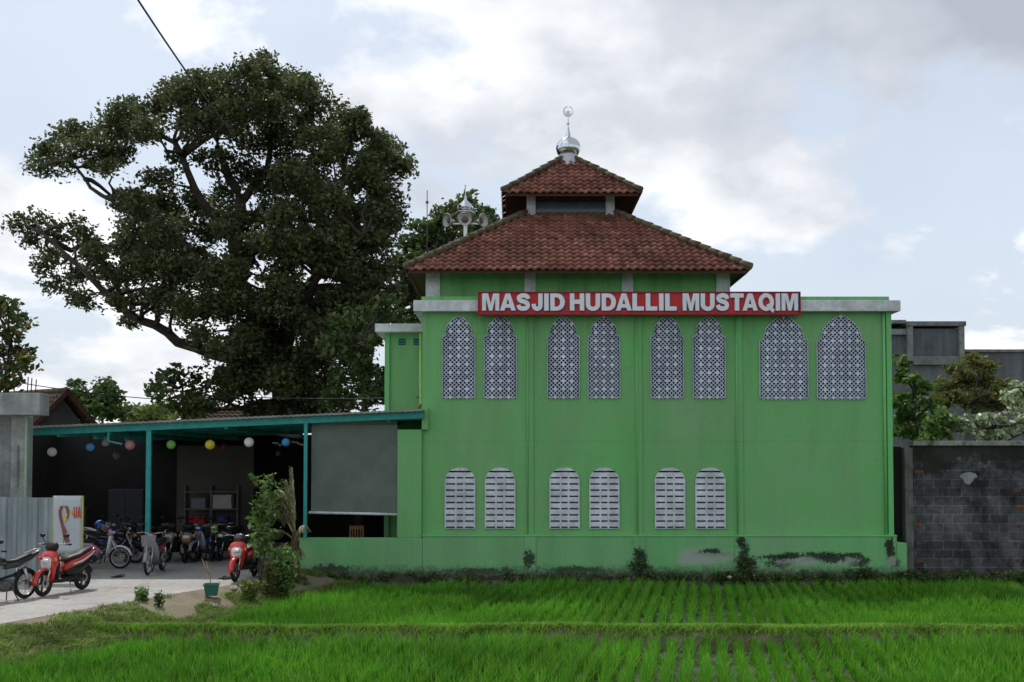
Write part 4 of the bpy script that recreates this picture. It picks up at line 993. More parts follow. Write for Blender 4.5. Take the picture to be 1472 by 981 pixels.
pts = [bp_(a, b_) for a, b_ in ((97.5, 780), (95, 772), (93, 764), (90, 755), (87.5, 745), (86.5, 736), (88.5, 729), (92, 727.5), (96, 729), (98, 734), (97.5, 740), (95.5, 746))]
wb(MB().loft(pts, [(.05, .008), (.06, .008), (.05, .008)]+[(.032, .008)]*9, 8, side=(1, 0, 0)), 'printed_loop', m_brn, bn)
wb(MB().loft([bp_(96.5, 738, .03), bp_(95, 746, .03), bp_(93.5, 751, .03)], [(.02, .006), (.03, .006), (.01, .006)], 8, side=(1, 0, 0)).loft([bp_(103, 735), bp_(105, 739), bp_(107, 735)], .025, 6), 'printed_accent', m_yel, bn)
text_mesh('printed_letters', 'UA', X(108, YNB), X(119, YNB), Z(745, YNB), Z(729, YNB), YNB-.02, m_rdl, bn, thick=.006)
wb(MB().box(bx1+.001, bx1+.03, YNB-.02, YNB+.02, .25, bz1).box(bx0-.02, bx0-.001, YNB-.0, YNB+.03, .25, bz1), 'edge_pole', M('edge_yellow', (.40, .42, .12), .6, .1), bn)

# ------------------------------------------------------------------ house with tiled gable, far left, and a second ridge
def gable_house(name, label, cx_, Y, w, d, eave, ridge, rot, mat, group=None):
    o = empty(name, (cx_, Y, 0), rot, label=label, cat='house')
    MB().box(-w/2+.4, w/2-.4, .3, d-.3, 0, eave).prism([(-w/2+.4, eave), (w/2-.4, eave), (0, ridge-.25)], .3, .5).build('wall', M('house_wall', (.09, .085, .085), .9, .3, 1), o)
    V, Fc, UV = [], [], []
    for s in (-1, 1):
        L = math.hypot(w/2, ridge-eave); nr = int(L/.28); nc = int(d/.24)
        nrm = Vector((s*(ridge-eave), 0, w/2)).normalized()
        for r_ in range(nr):
            for c_ in range(nc):
                o_ = len(V)
                for (t, lift) in ((r_-.1, .04), (r_+1, 0)):
                    for k in range(5):
                        q = Vector((s*(w/2)*(1-t/nr), d*(c_+k/4)/nc, eave+(ridge-eave)*t/nr))+nrm*(lift+.028*math.sin(2*PI*k/4)); V.append(tuple(q))
                for k in range(4):
                    a = o_+k; f = (a, a+1, a+6, a+5); Fc.append(f if s > 0 else f[::-1]); UV.append((c_+(500 if s > 0 else 0), r_))
    me = bpy.data.meshes.new('roof'); me.from_pydata(V, [], Fc); uvl = me.uv_layers.new(name='tile'); dd = []
    for f, uv in zip(Fc, UV): dd += [uv[0]+.5, uv[1]+.5]*len(f)
    uvl.data.foreach_set('uv', dd); me.materials.append(mat); rf = bpy.data.objects.new('roof', me); COL.objects.link(rf); rf.parent = o
    sol = rf.modifiers.new('t', 'SOLIDIFY'); sol.thickness = .03
    MB().beam((-w/2, 0, eave), (0, 0, ridge), .05, .18).beam((w/2, 0, eave), (0, 0, ridge), .05, .18).build('barge_board', m_soffit, o)
    mb = MB()
    for k in range(int(d/.35)): mb.loft([(0, k*.35, ridge+.05), (0, k*.35+.38, ridge+.07)], [.1, .085], 8)
    mb.build('ridge', m_hip, o, smooth=True)
    return o
pk = P(97, 563, 40); el = P(145, 612, 40)
gable_house('tiled_house', 'low house with old brown tiled gable roof behind the concrete building', pk.x, 40, (el.x-pk.x)*2+.3, 9, el.z-.1, pk.z, rad(58), m_oldtile)
pk = P(384, 589, 46)
gable_house('tiled_house', 'house whose weathered brown ridge just clears the canopy under the huge tree', pk.x, 46, 5, 2.9, pk.z-1.5, pk.z, rad(85), m_oldtile)

# ------------------------------------------------------------------ block wall on the right
YK = 27.9; m, nt, b = new_mat('mouldy_blocks'); p = pos(nt)
sx_ = nd(nt, 'ShaderNodeSeparateXYZ'); nt.links.new(p, sx_.inputs[0]); cbx = nd(nt, 'ShaderNodeCombineXYZ'); nt.links.new(sx_.outputs[0], cbx.inputs[0]); nt.links.new(sx_.outputs[2], cbx.inputs[1])
br = nd(nt, 'ShaderNodeTexBrick'); nt.links.new(cbx.outputs[0], br.inputs['Vector']); setin(br, Scale=1.0, Mortar_Size=.012, Mortar_Smooth=.3, Brick_Width=.5, Row_Height=.235, Bias=-.1)
br.inputs['Color1'].default_value = (.09, .095, .102, 1); br.inputs['Color2'].default_value = (.155, .16, .17, 1); br.inputs['Mortar'].default_value = (.24, .235, .22, 1)
wr = ramp(nt, [(.38, .12), (.62, 1.05)]); nt.links.new(noise(nt, p, 1.1, 7, .68, (1, 1, .7)), wr.inputs[0]); c = mixc(nt, .85, br.outputs['Color'], wr.outputs[0], 'MULTIPLY')
w2 = ramp(nt, [(.3, .6), (.7, 1.3)]); nt.links.new(noise(nt, p, 9, 5, .7), w2.inputs[0]); c = mixc(nt, .9, c, w2.outputs[0], 'MULTIPLY')
tz = mth(nt, 'ADD', mth(nt, 'SUBTRACT', sx_.outputs[2], Z(684, YK)), mth(nt, 'MULTIPLY', mth(nt, 'SUBTRACT', noise(nt, p, 2.6, 6, .7), .5), 2.6))
tr = ramp(nt, [(.0, 0.), (.35, .85)]); nt.links.new(tz, tr.inputs[0]); c = mixc(nt, tr.outputs[0], c, (.022, .026, .018))
nt.links.new(c, b.inputs['Base Color']); b.inputs['Roughness'].default_value = .95; b.inputs['Specular IOR Level'].default_value = .1
bump(nt, b, mth(nt, 'SUBTRACT', noise(nt, p, 14, 5), br.outputs['Fac']), .8, .02); m_block = m
bk = empty('block_wall', (X(1400, YK), YK, 0), label='mould blackened grey block wall joining the right corner of the mosque', cat='wall')
zk = Z(641, YK)
wb(MB().box(X(1311, YK), 22, YK, YK+.2, 0, zk), 'block_panel', m_block, bk)
wb(MB().box(X(1311, YK)-.0, 22.1, YK-.06, YK+.26, zk+.002, zk+.13), 'coping', concrete('mossy_coping', (.30, .31, .28), .4, .9), bk, bevel=.01)
wb(MB().box(X(1299, YK), X(1311, YK)-.003, YK-.03, YK+.25, 0, zk-.05), 'concrete_column', concrete('column_concrete', (.17, .17, .16), .6, .6), bk, bevel=.01)
wb(MB().box(X(1286.5, YK), X(1299, YK)-.003, YK+.2, YK+.4, 0, zk-.02), 'infill', m_bw, bk)
m_obr = M('orange_brick', (.13, .06, .038), .95, .6, 9, bmp=.5); mb = MB()
for x_ in (X(1313, YK), X(1455, YK)):
    for k in range(11):
        z = .35+k*.235
        if k % 2 == 0 and random.random() < .8: mb.box(x_+random.uniform(0, .04), x_+.2+random.uniform(-.06, .10), YK-.008, YK+.1, z+random.uniform(0, .03), z+random.uniform(.08, .13))
wb(mb, 'brick_toothing', m_obr, bk, bevel=.008)
wb(MB().prism([(X(a, YK), Z(b_, YK)) for a, b_ in ((1385,695),(1391,697),(1396,693),(1399,688),(1404,686),(1401,681),(1393,679),(1386,680),(1380,682),(1378,686),(1383,689))], YK-.015, YK+.01), 'mortar_patch', m_conc2, bk, bevel=.004)

# grey building behind the shrubs at the right
YG = 46; m_gr = concrete('stained_grey_render', (.16, .17, .195), .6, .2, .7); m_gr2 = concrete('grey_frame', (.24, .245, .25), .4, .4)
gr = empty('grey_building', (X(1400, YG), YG, 0), label='dark grey stained concrete building with framed parapet panels at the right', cat='building')
x0, x1, x2 = X(1240, YG), X(1386, YG), 60
zt1, zt2 = Z(463, YG), Z(503, YG)
wb(MB().box(x0, x1-.0, YG, YG+9, 0, zt1-.3), 'wall', m_gr, gr)
wb(MB().box(x1+.003, x2, YG+1, YG+9, 0, zt2), 'lower_wall', m_gr, gr)
wb(MB().box(x1+.003, x2, YG+.9, YG+9, zt2+.002, zt2+.12), 'lower_coping', m_gr2, gr)
fr = MB().box(X(1302, YG), X(1386, YG)+.06, YG-.22, YG+9, zt1-.2, zt1).box(x0, X(1302, YG)-.003, YG-.22, YG+9, zt1-.1, zt1+.06)
for a, b_ in ((1303, 1312), (1378, 1386)): fr.box(X(a, YG), X(b_, YG), YG-.18, YG-.002, Z(520, YG), zt1-.202)
fr.box(X(1312, YG)+.003, X(1378, YG)-.003, YG-.16, YG-.002, Z(525, YG), Z(513, YG)).box(x0, X(1303, YG)-.003, YG-.16, YG-.002, Z(482, YG), Z(474, YG))
wb(fr, 'parapet_frame', m_gr2, gr, bevel=.01)

# ------------------------------------------------------------------ loudspeaker mast behind the roof
YM = 40; c = P(669, 320, YM); ms = empty('loudspeaker_mast', (c.x, YM, 0), label='steel mast with small silver dome rising behind the mosque roof', cat='mast')
s = YM/F; px0 = c.x
def mz(py): return P(669, py, YM).z
wb(MB().loft([(px0, YM, 0), (px0, YM, mz(300))], .07, 8).beam((px0-.6, YM, mz(322)), (px0+.6, YM, mz(322)), .05, .05).beam((px0, YM-.35, mz(320)), (px0, YM+.4, mz(320)), .05, .05), 'pole', m_chrome, ms, smooth=False)
d0_ = mz(303); dm = wb(MB().lathe([(.22, d0_), (.30, d0_+.06), (.31, d0_+.14), (.24, d0_+.24), (.12, d0_+.34), (.05, d0_+.46), (.07, d0_+.52), (.02, d0_+.58), (.015, d0_+.95), (.04, d0_+.98), (0, d0_+1.02)], (px0, YM, 0), 20), 'dome', m_steel, ms, smooth=True)
wb(MB().lathe([(0, mz(307)), (.38, mz(307)), (.38, mz(306)), (.2, d0_)], (px0, YM, 0), 20), 'cap_plate', m_chrome, ms)
m_horn = M('horn_grey', (.50, .51, .52), .5, .1)
for (dx_, az, lab) in ((0, 0, 'round grey horn loudspeaker facing straight out from the mast'), (-.56, -62, 'grey horn loudspeaker turned away to the huge tree side'), (.56, 62, 'grey horn loudspeaker turned towards the roof, half edge on')):
    h = empty('horn_loudspeaker', (px0+dx_, YM-.28 if dx_ == 0 else YM-.12, mz(319)), rad(az*.8), label=lab, cat='loudspeaker', group='horn loudspeakers on the mast')
    MB().lathe([(.26, -.20), (.27, -.19), (.20, -.12), (.12, -.02), (.07, .06), (.07, .16), (0, .16)], (0, 0, 0), 22, 'y').build('horn', m_horn, h, smooth=True)
    MB().lathe([(0, -.15), (.06, -.14), (.10, -.09), (.10, -.02), (0, -.02)], (0, 0, 0), 16, 'y').build('driver', M('driver_tan', (.14, .12, .07), .6, .1), h, smooth=True)
# thin antenna
c = P(614, 300, 45); a_ = empty('antenna', (c.x, 45, 0), label='thin antenna pole poking above the trees beside the loudspeakers', cat='antenna')
wb(MB().loft([(c.x, 45, 0), (c.x, 45, P(614, 274, 45).z)], .02, 5), 'pole', m_conc, a_)
wb(MB().ball((c.x, 45, P(614, 291, 45).z), .07), 'fitting', m_conc, a_)

# cables
def cable(a, b_, sag, r, label, n=16):
    a = Vector(a); b_ = Vector(b_); pts = []
    for i in range(n+1):
        t = i/n; q = a.lerp(b_, t); q.z -= sag*4*t*(1-t); pts.append(q)
    o = empty('cable', a, label=label, cat='cable'); wb(MB().loft(pts, r, 6), 'wire', m_black, o, smooth=True)
cable(P(150, -75, 17), P(392, 255, 41), .35, .022, 'thick black cable slanting down from the sky into the huge tree')
cable(P(-40, 538, 38), P(335, 578, 44), .25, .018, 'thin black wire crossing the open sky above the brown tiled house')
cable(P(330, 570, 33), P(608, 571, 29.3), .06, .014, 'thin grey wire running to the annex wall just above the canopy')

# ------------------------------------------------------------------ motorbikes (x forward, origin on the ground between the wheels)
def paint(name, col): return M(name, col, .22, .05, 3, spec=.5, coat=.6)
def wheel(root, x, R, rim, spokes='cast', w=.045, z=None):
    z = z or R
    mb = MB().lathe([(0, -.05), (.035, -.05), (.045, -.02), (.045, .02), (.035, .05), (0, .05)], (x, 0, z), 14, 'y')
    ns = 5 if spokes == 'cast' else 16
    for k in range(ns):
        a = 2*PI*k/ns; rr = R-.065
        if spokes == 'cast':
            for da in (-.12, .12): mb.beam((x+.03*math.cos(a), 0, z+.03*math.sin(a)), (x+rr*math.cos(a+da), 0, z+rr*math.sin(a+da)), .02, .018)
        else: mb.beam((x+.03*math.cos(a), .03*(-1)**k, z+.03*math.sin(a)), (x+rr*math.cos(a+.2), 0, z+rr*math.sin(a+.2)), .006, .006)
    wd = mb.build('wheel', rim, root)
    MB().torus((x, 0, z), R-w, w, 28, 10, w*.85).build('tyre', m_rubber, wd, smooth=True)
    MB().torus((x, 0, z), R-w*1.75, .016, 28, 6, .028).build('rim', rim, wd, smooth=True)
    MB().lathe([(.05, .052), (.10, .052), (.10, .057), (.05, .057)], (x, 0, z), 18, 'y').build('brake_disc', m_chrome, wd)
    return wd
def fender(x, z, R, w, a0, a1, mat, root, name='fender'):
    mb = MB(); n = 12; vs = []; m_ = 6
    for i in range(n+1):
        a = rad(a0+(a1-a0)*i/n)
        for k in range(m_+1):
            t = -1+2*k/m_; rr = R-.045*t*t; vs.append((x+rr*math.cos(a), w*t, z+rr*math.sin(a)))
    fs = [(i*(m_+1)+k, i*(m_+1)+k+1, (i+1)*(m_+1)+k+1, (i+1)*(m_+1)+k) for i in range(n) for k in range(m_)]
    o = mb.add(vs, fs).build(name, mat, root, smooth=True); s_ = o.modifiers.new('t', 'SOLIDIFY'); s_.thickness = .006
def controls(root, hx, hz, mirrors=True, w=.33, mcol=None):
    MB().loft([(hx-.10, -w, hz+.02), (hx-.03, -w*.55, hz+.03), (hx, 0, hz), (hx-.03, w*.55, hz+.03), (hx-.10, w, hz+.02)], .012, 8).build('handlebar', m_chrome, root, smooth=True)
    for s in (-1, 1):
        MB().loft([(hx-.055, s*w*.72, hz+.025), (hx-.115, s*(w+.02), hz+.02)], .019, 8).build('grip', m_black, root, smooth=True)
        MB().loft([(hx+.0, s*w*.66, hz+.05), (hx+.03, s*(w+.03), hz+.03)], .006, 5).build('brake_lever', m_chrome, root)
        if mirrors:
            mr = MB().loft([(hx-.03, s*w*.62, hz+.03), (hx+.0, s*w*.72, hz+.12), (hx-.02, s*w*.85, hz+.19)], .007, 6).build('mirror_stem', m_black, root, smooth=True)
            MB().loft([(hx-.035, s*w*.88, hz+.21), (hx-.02, s*w*.88, hz+.21), (hx+.01, s*w*.88, hz+.21)], [(.065, .04), (.07, .045), (.03, .02)], 14, side=(0, 1, 0)).build('mirror', mcol or m_black, mr, smooth=True)
def scooter(label, body, accent=None, panel=None, rim=None, loc=(0, 0, 0), rz=0, group=None, plate=False):
    r = empty('motor_scooter', loc, rz, label=label, cat='motor scooter', group=group); accent = accent or m_black; panel = panel or body; rim = rim or M('dark_rim', (.06, .06, .065), .4, .1, metal=.6)
    wheel(r, .63, .27, rim); wheel(r, -.62, .27, rim, w=.052)
    for s in (-1, 1): MB().loft([(.63, s*.075, .27), (.47, s*.07, .66)], [.022, .026], 8).build('fork', m_chrome, r, smooth=True)
    fender(.63, .27, .315, .075, -5, 150, body, r, 'front_fender')
    # front apron: a broad shield narrowing upwards to the cowl
    MB().loft([(.40, 0, .26), (.44, 0, .38), (.47, 0, .55), (.47, 0, .70), (.43, 0, .84), (.37, 0, .93)], [(.06, .04), (.12, .05), (.17, .075), (.215, .11), (.20, .10), (.09, .05)], 16, 2.6, side=(0, 1, 0)).build('front_apron', body, r, smooth=True)
    MB().loft([(.515, 0, .50), (.56, 0, .62), (.555, 0, .74), (.50, 0, .84)], [(.05, .012), (.12, .03), (.13, .035), (.06, .012)], 14, 2.3, side=(0, 1, 0)).build('apron_panel', panel, r, smooth=True)
    MB().loft([(.32, 0, .92), (.38, 0, .98), (.36, 0, 1.05), (.28, 0, 1.06)], [(.09, .06), (.15, .085), (.14, .06), (.06, .03)], 14, 2.5, side=(0, 1, 0)).build('handlebar_cowl', accent, r, smooth=True)
    MB().loft([(.585, 0, .66), (.598, 0, .70), (.57, 0, .76)], [(.06, .015), (.10, .03), (.05, .015)], 14, 2.2, side=(0, 1, 0)).build('headlight', m_lamp, r, smooth=True)
    for s in (-1, 1): MB().ball((.50, s*.185, .74), .03, .035, .055, 10, 6).build('indicator', m_amber, r, smooth=True)
    controls(r, .33, 1.02)
    for sg_ in (-1, 1): MB().loft([(-.1, sg_*.158, .60), (-.4, sg_*.172, .655), (-.72, sg_*.150, .76), (-.92, sg_*.10, .84)], [(.008, .012), (.010, .022), (.010, .018), (.006, .006)], 8, side=(0, 1, 0)).build('fairing_stripe', panel, r, smooth=True)
    MB().loft([(.36, 0, .28), (.37, 0, .45), (.38, 0, .66), (.34, 0, .84)], [(.15, .03), (.19, .035), (.20, .04), (.14, .04)], 14, 2.8, side=(0, 1, 0)).build('inner_apron', m_black, r, smooth=True)
    MB().beam((.60, 0, .52), (.625, 0, .44), .15, .006).build('number_plate', m_black, r)
    MB().loft([(.36, .05, 1.0), (.46, .09, .90), (.50, .08, .7)], .007, 5).loft([(.36, -.05, 1.0), (.45, -.10, .88), (.50, -.09, .7)], .007, 5).build('brake_cable', m_black, r)
    MB().loft([(.42, 0, .30), (.2, 0, .29), (-.05, 0, .30), (-.22, 0, .34)], [(.14, .045), (.17, .05), (.17, .055), (.13, .06)], 12, 3.5).build('footboard', m_black, r, smooth=True)
    MB().loft([(.05, 0, .50), (-.12, 0, .60), (-.40, 0, .66), (-.70, 0, .755), (-.95, 0, .85), (-1.06, 0, .89)], [(.08, .06), (.15, .09), (.168, .095), (.15, .08), (.09, .05), (.03, .02)], 16, 2.7).build('side_fairing', body, r, smooth=True)
    MB().loft([(.0, 0, .42), (-.2, 0, .46), (-.42, 0, .52), (-.66, 0, .60), (-.88, 0, .72)], [(.10, .10), (.15, .14), (.155, .12), (.14, .09), (.08, .04)], 12, 2.7).build('lower_fairing', m_black, r, smooth=True)
    MB().loft([(.06, 0, .68), (-.12, 0, .735), (-.38, 0, .765), (-.52, 0, .82), (-.80, 0, .885), (-.90, 0, .89)], [(.06, .02), (.135, .045), (.15, .05), (.14, .05), (.11, .035), (.05, .015)], 14, 2.6).build('seat', m_seat, r, smooth=True)
    MB().loft([(-.78, .09, .86), (-.98, .085, .88), (-1.0, 0, .885), (-.98, -.085, .88), (-.78, -.09, .86)], .014, 8).build('grab_rail', m_chrome, r, smooth=True)
    MB().loft([(-1.0, 0, .78), (-1.04, 0, .75)], [(.075, .03), (.06, .02)], 12, 2.4, side=(0, 1, 0)).build('tail_light', m_red_lens, r, smooth=True)
    MB().loft([(-.15, .0, .30), (-.35, .03, .29), (-.62, .04, .27)], [(.09, .08), (.11, .10), (.07, .06)], 12, 2.8).build('engine', m_chrome if False else m_black, r, smooth=True)
    MB().loft([(-.2, -.13, .22), (-.45, -.16, .28), (-.5, -.17, .30), (-.88, -.18, .42)], [.018, .025, .055, .05], 12).build('exhaust', m_black, r, smooth=True)
    fender(-.62, .27, .32, .07, 40, 165, m_black, r, 'rear_fender')
    MB().beam((-1.0, 0, .70), (-1.03, 0, .55), .16, .006).build('number_plate', m_black, r)
    MB().loft([(-.1, .08, .26), (-.02, .17, .01)], .011, 6).build('kickstand', m_chrome, r, smooth=True)
    return r
def underbone(label, body, panel, rim, loc, rz, spokes='wire', group=None, basket=False, sport=False, name='motorcycle'):
    r = empty(name, loc, rz, label=label, cat='motorcycle', group=group)
    wheel(r, .62, .29, rim, spokes, .038); wheel(r, -.62, .29, rim, spokes, .042)
    for s in (-1, 1):
        MB().loft([(.62, s*.075, .29), (.40, s*.07, .80)], [.020, .024], 8).build('fork', m_chrome, r, smooth=True)
        MB().loft([(-.62, s*.095, .29), (-.5, s*.10, .62)], .028, 8).build('shock_absorber', m_chrome, r, smooth=True)
    fender(.62, .29, .325, .06, 10, 160, panel, r, 'front_fender')
    MB().loft([(-.25, 0, .28), (-.05, 0, .31), (.15, 0, .33)], [(.10, .09), (.14, .12), (.07, .07)], 12, 3.0).build('engine', M('engine_alloy', (.12, .12, .12), .45, .4, metal=.5), r, smooth=True)
    MB().loft([(.38, 0, .78), (.22, 0, .55), (.0, 0, .45), (-.3, 0, .5), (-.62, 0, .62)], .03, 8).build('frame', m_black, r, smooth=True)
    if sport:    # roadster: tank, bench seat
        MB().loft([(.34, 0, .80), (.2, 0, .82), (.0, 0, .78), (-.12, 0, .72)], [(.07, .07), (.14, .11), (.13, .09), (.06, .04)], 16, 2.4).build('fuel_tank', body, r, smooth=True)
        MB().loft([(-.05, 0, .70), (-.35, 0, .72), (-.7, 0, .82), (-.92, 0, .90)], [(.08, .07), (.11, .08), (.10, .06), (.05, .03)], 12, 2.5).build('tail_fairing', body, r, smooth=True)
        MB().loft([(-.0, 0, .78), (-.3, 0, .79), (-.55, 0, .86), (-.85, 0, .93)], [(.08, .03), (.12, .04), (.12, .04), (.07, .02)], 14, 2.6).build('seat', m_seat, r, smooth=True)
        MB().loft([(-.68, .10, .90), (-.95, .09, .97), (-.98, 0, .975), (-.95, -.09, .97), (-.68, -.10, .90)], .013, 8).build('grab_rail', m_chrome, r, smooth=True)
        hz = .98; hx = .34
    else:        # step-through: leg shield and low tunnel
        MB().loft([(.38, 0, .86), (.37, 0, .70), (.34, 0, .50), (.30, 0, .34)], [(.09, .05), (.17, .045), (.20, .035), (.16, .025)], 14, 2.6, side=(0, 1, 0)).build('leg_shield', panel, r, smooth=True)
        MB().loft([(.10, 0, .42), (-.15, 0, .58), (-.45, 0, .64), (-.8, 0, .74), (-.95, 0, .78)], [(.05, .08), (.10, .10), (.12, .09), (.09, .06), (.03, .02)], 14, 2.5).build('side_cover', body, r, smooth=True)
        MB().loft([(.02, 0, .70), (-.3, 0, .74), (-.6, 0, .80), (-.86, 0, .83)], [(.07, .03), (.125, .045), (.12, .045), (.06, .02)], 14, 2.6).build('seat', m_seat, r, smooth=True)
        MB().loft([(-.7, .09, .82), (-.95, .08, .84), (-.98, 0, .845), (-.95, -.08, .84), (-.7, -.09, .82)], .012, 8).build('grab_rail', m_chrome, r, smooth=True)
        hz = .97; hx = .33
    MB().loft([(hx-.02, 0, hz-.10), (hx+.06, 0, hz-.03), (hx+.02, 0, hz+.05)], [(.06, .05), (.11, .07), (.06, .03)], 14, 2.4, side=(0, 1, 0)).build('headlight_cowl', body, r, smooth=True)
    MB().loft([(hx+.08, 0, hz-.06), (hx+.135, 0, hz-.03), (hx+.12, 0, hz+.01)], [(.05, .02), (.075, .03), (.05, .012)], 14, side=(0, 1, 0)).build('headlight', m_lamp, r, smooth=True)
    controls(r, hx-.02, hz+.02)
    MB().loft([(-.98, 0, .80), (-1.02, 0, .76)], [(.06, .03), (.05, .02)], 12, side=(0, 1, 0)).build('tail_light', m_red_lens, r, smooth=True)
    fender(-.62, .29, .335, .06, 30, 175, m_black, r, 'rear_fender')
    MB().loft([(.05, -.10, .22), (-.2, -.13, .20), (-.35, -.14, .24), (-.85, -.16, .36)], [.018, .022, .042, .045], 12).build('exhaust', m_chrome, r, smooth=True)
    MB().beam((-.12, -.16, .27), (-.12, .16, .27), .03, .02).build('foot_peg', m_black, r)
    st = MB()
    for s in (-1, 1): st.beam((-.22, s*.06, .26), (-.30, s*.16, .0), .02, .02)
    st.build('centre_stand', m_black, r)
    if basket:
        MB().loft([(.62, 0, .70), (.60, 0, .98)], [(.15, .11), (.19, .14)], 4, 6, side=(0, 1, 0)).build('front_basket', M('basket_grey', (.22, .23, .24), .5, .2), r)
    return r
c_red = paint('paint_red', (.50, .02, .012)); c_blk = paint('paint_black', (.010, .010, .012)); c_wht = paint('paint_white', (.62, .62, .62)); c_pnk = paint('paint_pink', (.50, .25, .42))
c_blu = paint('paint_blue', (.02, .06, .30)); c_gry = paint('paint_grey', (.22, .23, .24)); c_gld = paint('paint_tan', (.32, .17, .07)); c_mar = paint('paint_maroon', (.25, .03, .04)); c_grn = paint('paint_lime', (.2, .45, .05))
r_sil = M('rim_silver', (.50, .50, .48), .35, .1, metal=.5); r_dark = M('rim_dark', (.05, .05, .05), .4, .1, metal=.6)
def at(px, py): g = G(px, py, .25); return (g.x, g.y, .254)
gp = 'motorbikes parked around the canopy'
underbone('black motorcycle on its centre stand, cut by the frame edge beside the red scooter', c_blk, c_blk, r_sil, (G(36, 861).x+.62*math.cos(rad(250)), G(36, 861).y+.62*math.sin(rad(250)), .254), rad(250), 'wire', gp, sport=True)
scooter('bright red scooter with dark seat parked in the sun before the banner', c_red, m_black, c_wht, r_dark, at(91, 853), rad(256), gp)
underbone('pink and white step-through with silver rims just behind the banner', c_pnk, c_wht, r_sil, at(138, 818), rad(2), 'wire', gp)
underbone('black motorcycle with dark rims nestled against the pink and white one', c_blk, c_blk, r_dark, at(162, 810), rad(0), 'wire', gp, sport=True)
underbone('dark blue step-through deeper in the shade beside the banner edge', c_blu, c_blu, r_dark, at(147, 800), rad(-25), 'wire', gp)
underbone('grey step-through with red fender and front basket below the teal post', c_mar, c_gry, r_sil, at(223, 824), rad(273), 'wire', gp, basket=True)
scooter('red and white scooter standing behind the low plants by the green wall', c_red, c_blk, c_wht, r_dark, at(352, 833), rad(264), gp)
scooter('dark scooter with grey front panel, first of the shaded row right of the teal post', c_blk, m_black, c_gry, r_dark, at(255, 806), rad(262), gp)
scooter('tan fronted scooter second in the shaded row', c_blk, m_black, c_gld, r_dark, at(276, 807), rad(270), gp)
underbone('blue grey step-through in the middle of the shaded row', c_blu, c_gry, r_dark, at(295, 806), rad(258), 'wire', gp)
underbone('black motorcycle with lime green tank cover near the end of the shaded row', c_grn, c_blk, r_dark, at(311, 805), rad(275), 'cast', gp, sport=True)
scooter('plain black scooter at the right end of the shaded row', c_blk, m_black, c_blk, r_dark, at(328, 804), rad(262), gp)
scooter('black scooter left of the teal post behind the basket bike', c_blk, m_black, c_mar, r_dark, at(200, 806), rad(258), gp)
def helmet(loc, col, label, rz=0):
    o = empty('helmet', loc, rz, label=label, cat='helmet')
    MB().ball((0, 0, 0), .15, .125, .135, 18, 12).build('shell', col, o, smooth=True)
    MB().loft([(.07, 0, -.03), (.13, 0, -.02), (.165, 0, 0)], [(.115, .06), (.10, .055), (.06, .035)], 12, 2.4).build('visor', m_black, o, smooth=True)
    MB().torus((0, 0, 0), .10, .012, 16, 6).build('strap', m_black, o)
bq = at(147, 800); helmet((bq[0]-.10, bq[1]+.05, .25+.80+.145), paint('helmet_blue', (.02, .12, .62)), 'bright blue helmet left on the seat of a bike behind the banner', rad(200))
bq = at(162, 809); helmet((bq[0]-.25, bq[1]+.12, .25+.83+.15), c_gry, 'pale grey helmet on the bike seat right of the blue helmet', rad(160))

# sandals on the concrete
def sandals(px, py, rz, label):
    g = at(px, py); o = empty('sandals', (g[0], g[1], .255), rz, label=label, cat='sandals')
    for s, dx_ in ((-1, 0), (1, .06)):
        so = MB().loft([(-.13+dx_, s*.09, .012), (-.08+dx_, s*.09, .012), (.03+dx_, s*.09, .012), (.12+dx_, s*.09, .012)], [(.03, .012), (.042, .014), (.05, .013), (.03, .01)], 12, 3).build('sole', m_black, o, smooth=True)
        MB().torus((.05+dx_, s*.09, .012), .045, .008, 10, 5, .02, a0=0, a1=PI).build('strap', m_black, so)
sandals(168, 830, .3, 'pair of dark sandals lying on the concrete near the pink and white bike')
sandals(322, 833, 1.1, 'dark footwear on the ground in front of the red and white scooter')

# green tub with a dry stem
g = G(304, 856, .2); tb = empty('plant_tub', (g.x, g.y, .2), .2, label='small square green plastic tub with a dry stem at the verge', cat='tub')
m_tub = M('green_plastic', (.03, .13, .10), .5, .15); mb = MB()
a, b_ = .115, .15
o_ = [(-a, -a, 0), (a, -a, 0), (a, a, 0), (-a, a, 0), (-b_, -b_, .24), (b_, -b_, .24), (b_, b_, .24), (-b_, b_, .24), (-b_+.015, -b_+.015, .24), (b_-.015, -b_+.015, .24), (b_-.015, b_-.015, .24), (-b_+.015, b_-.015, .24), (-a, -a, .19), (a, -a, .19), (a, a, .19), (-a, a, .19)]
fs = [(3, 2, 1, 0)]+[(k, (k+1) % 4, (k+1) % 4+4, k+4) for k in range(4)]+[(k+4, (k+1) % 4+4, (k+1) % 4+8, k+8) for k in range(4)]+[(k+8, (k+1) % 4+8, (k+1) % 4+12, k+12) for k in range(4)]
mb.add(o_, fs).build('tub', m_tub, tb)
MB().box(-a+.005, a-.005, -a+.005, a-.005, .15, .185).build('soil', m_earth, tb)
MB().box(-b_-.012, b_+.012, -b_-.012, -b_-.001, .215, .245).box(-b_-.012, b_+.012, b_+.001, b_+.012, .215, .245).box(-b_-.012, -b_-.001, -b_, b_, .215, .245).box(b_+.001, b_+.012, -b_, b_, .215, .245).build('rim', m_tub, tb)
m_dry = M('dry_stem', (.28, .23, .12), .8, .2)
MB().loft([(-.02, 0, .16), (-.03, 0, .4), (-.12, .02, .72)], [.012, .01, .006], 6).loft([(-.03, 0, .42), (-.13, 0, .58), (-.2, -.01, .78)], [.009, .02, .004], 6).build('stem', m_dry, tb, smooth=True)

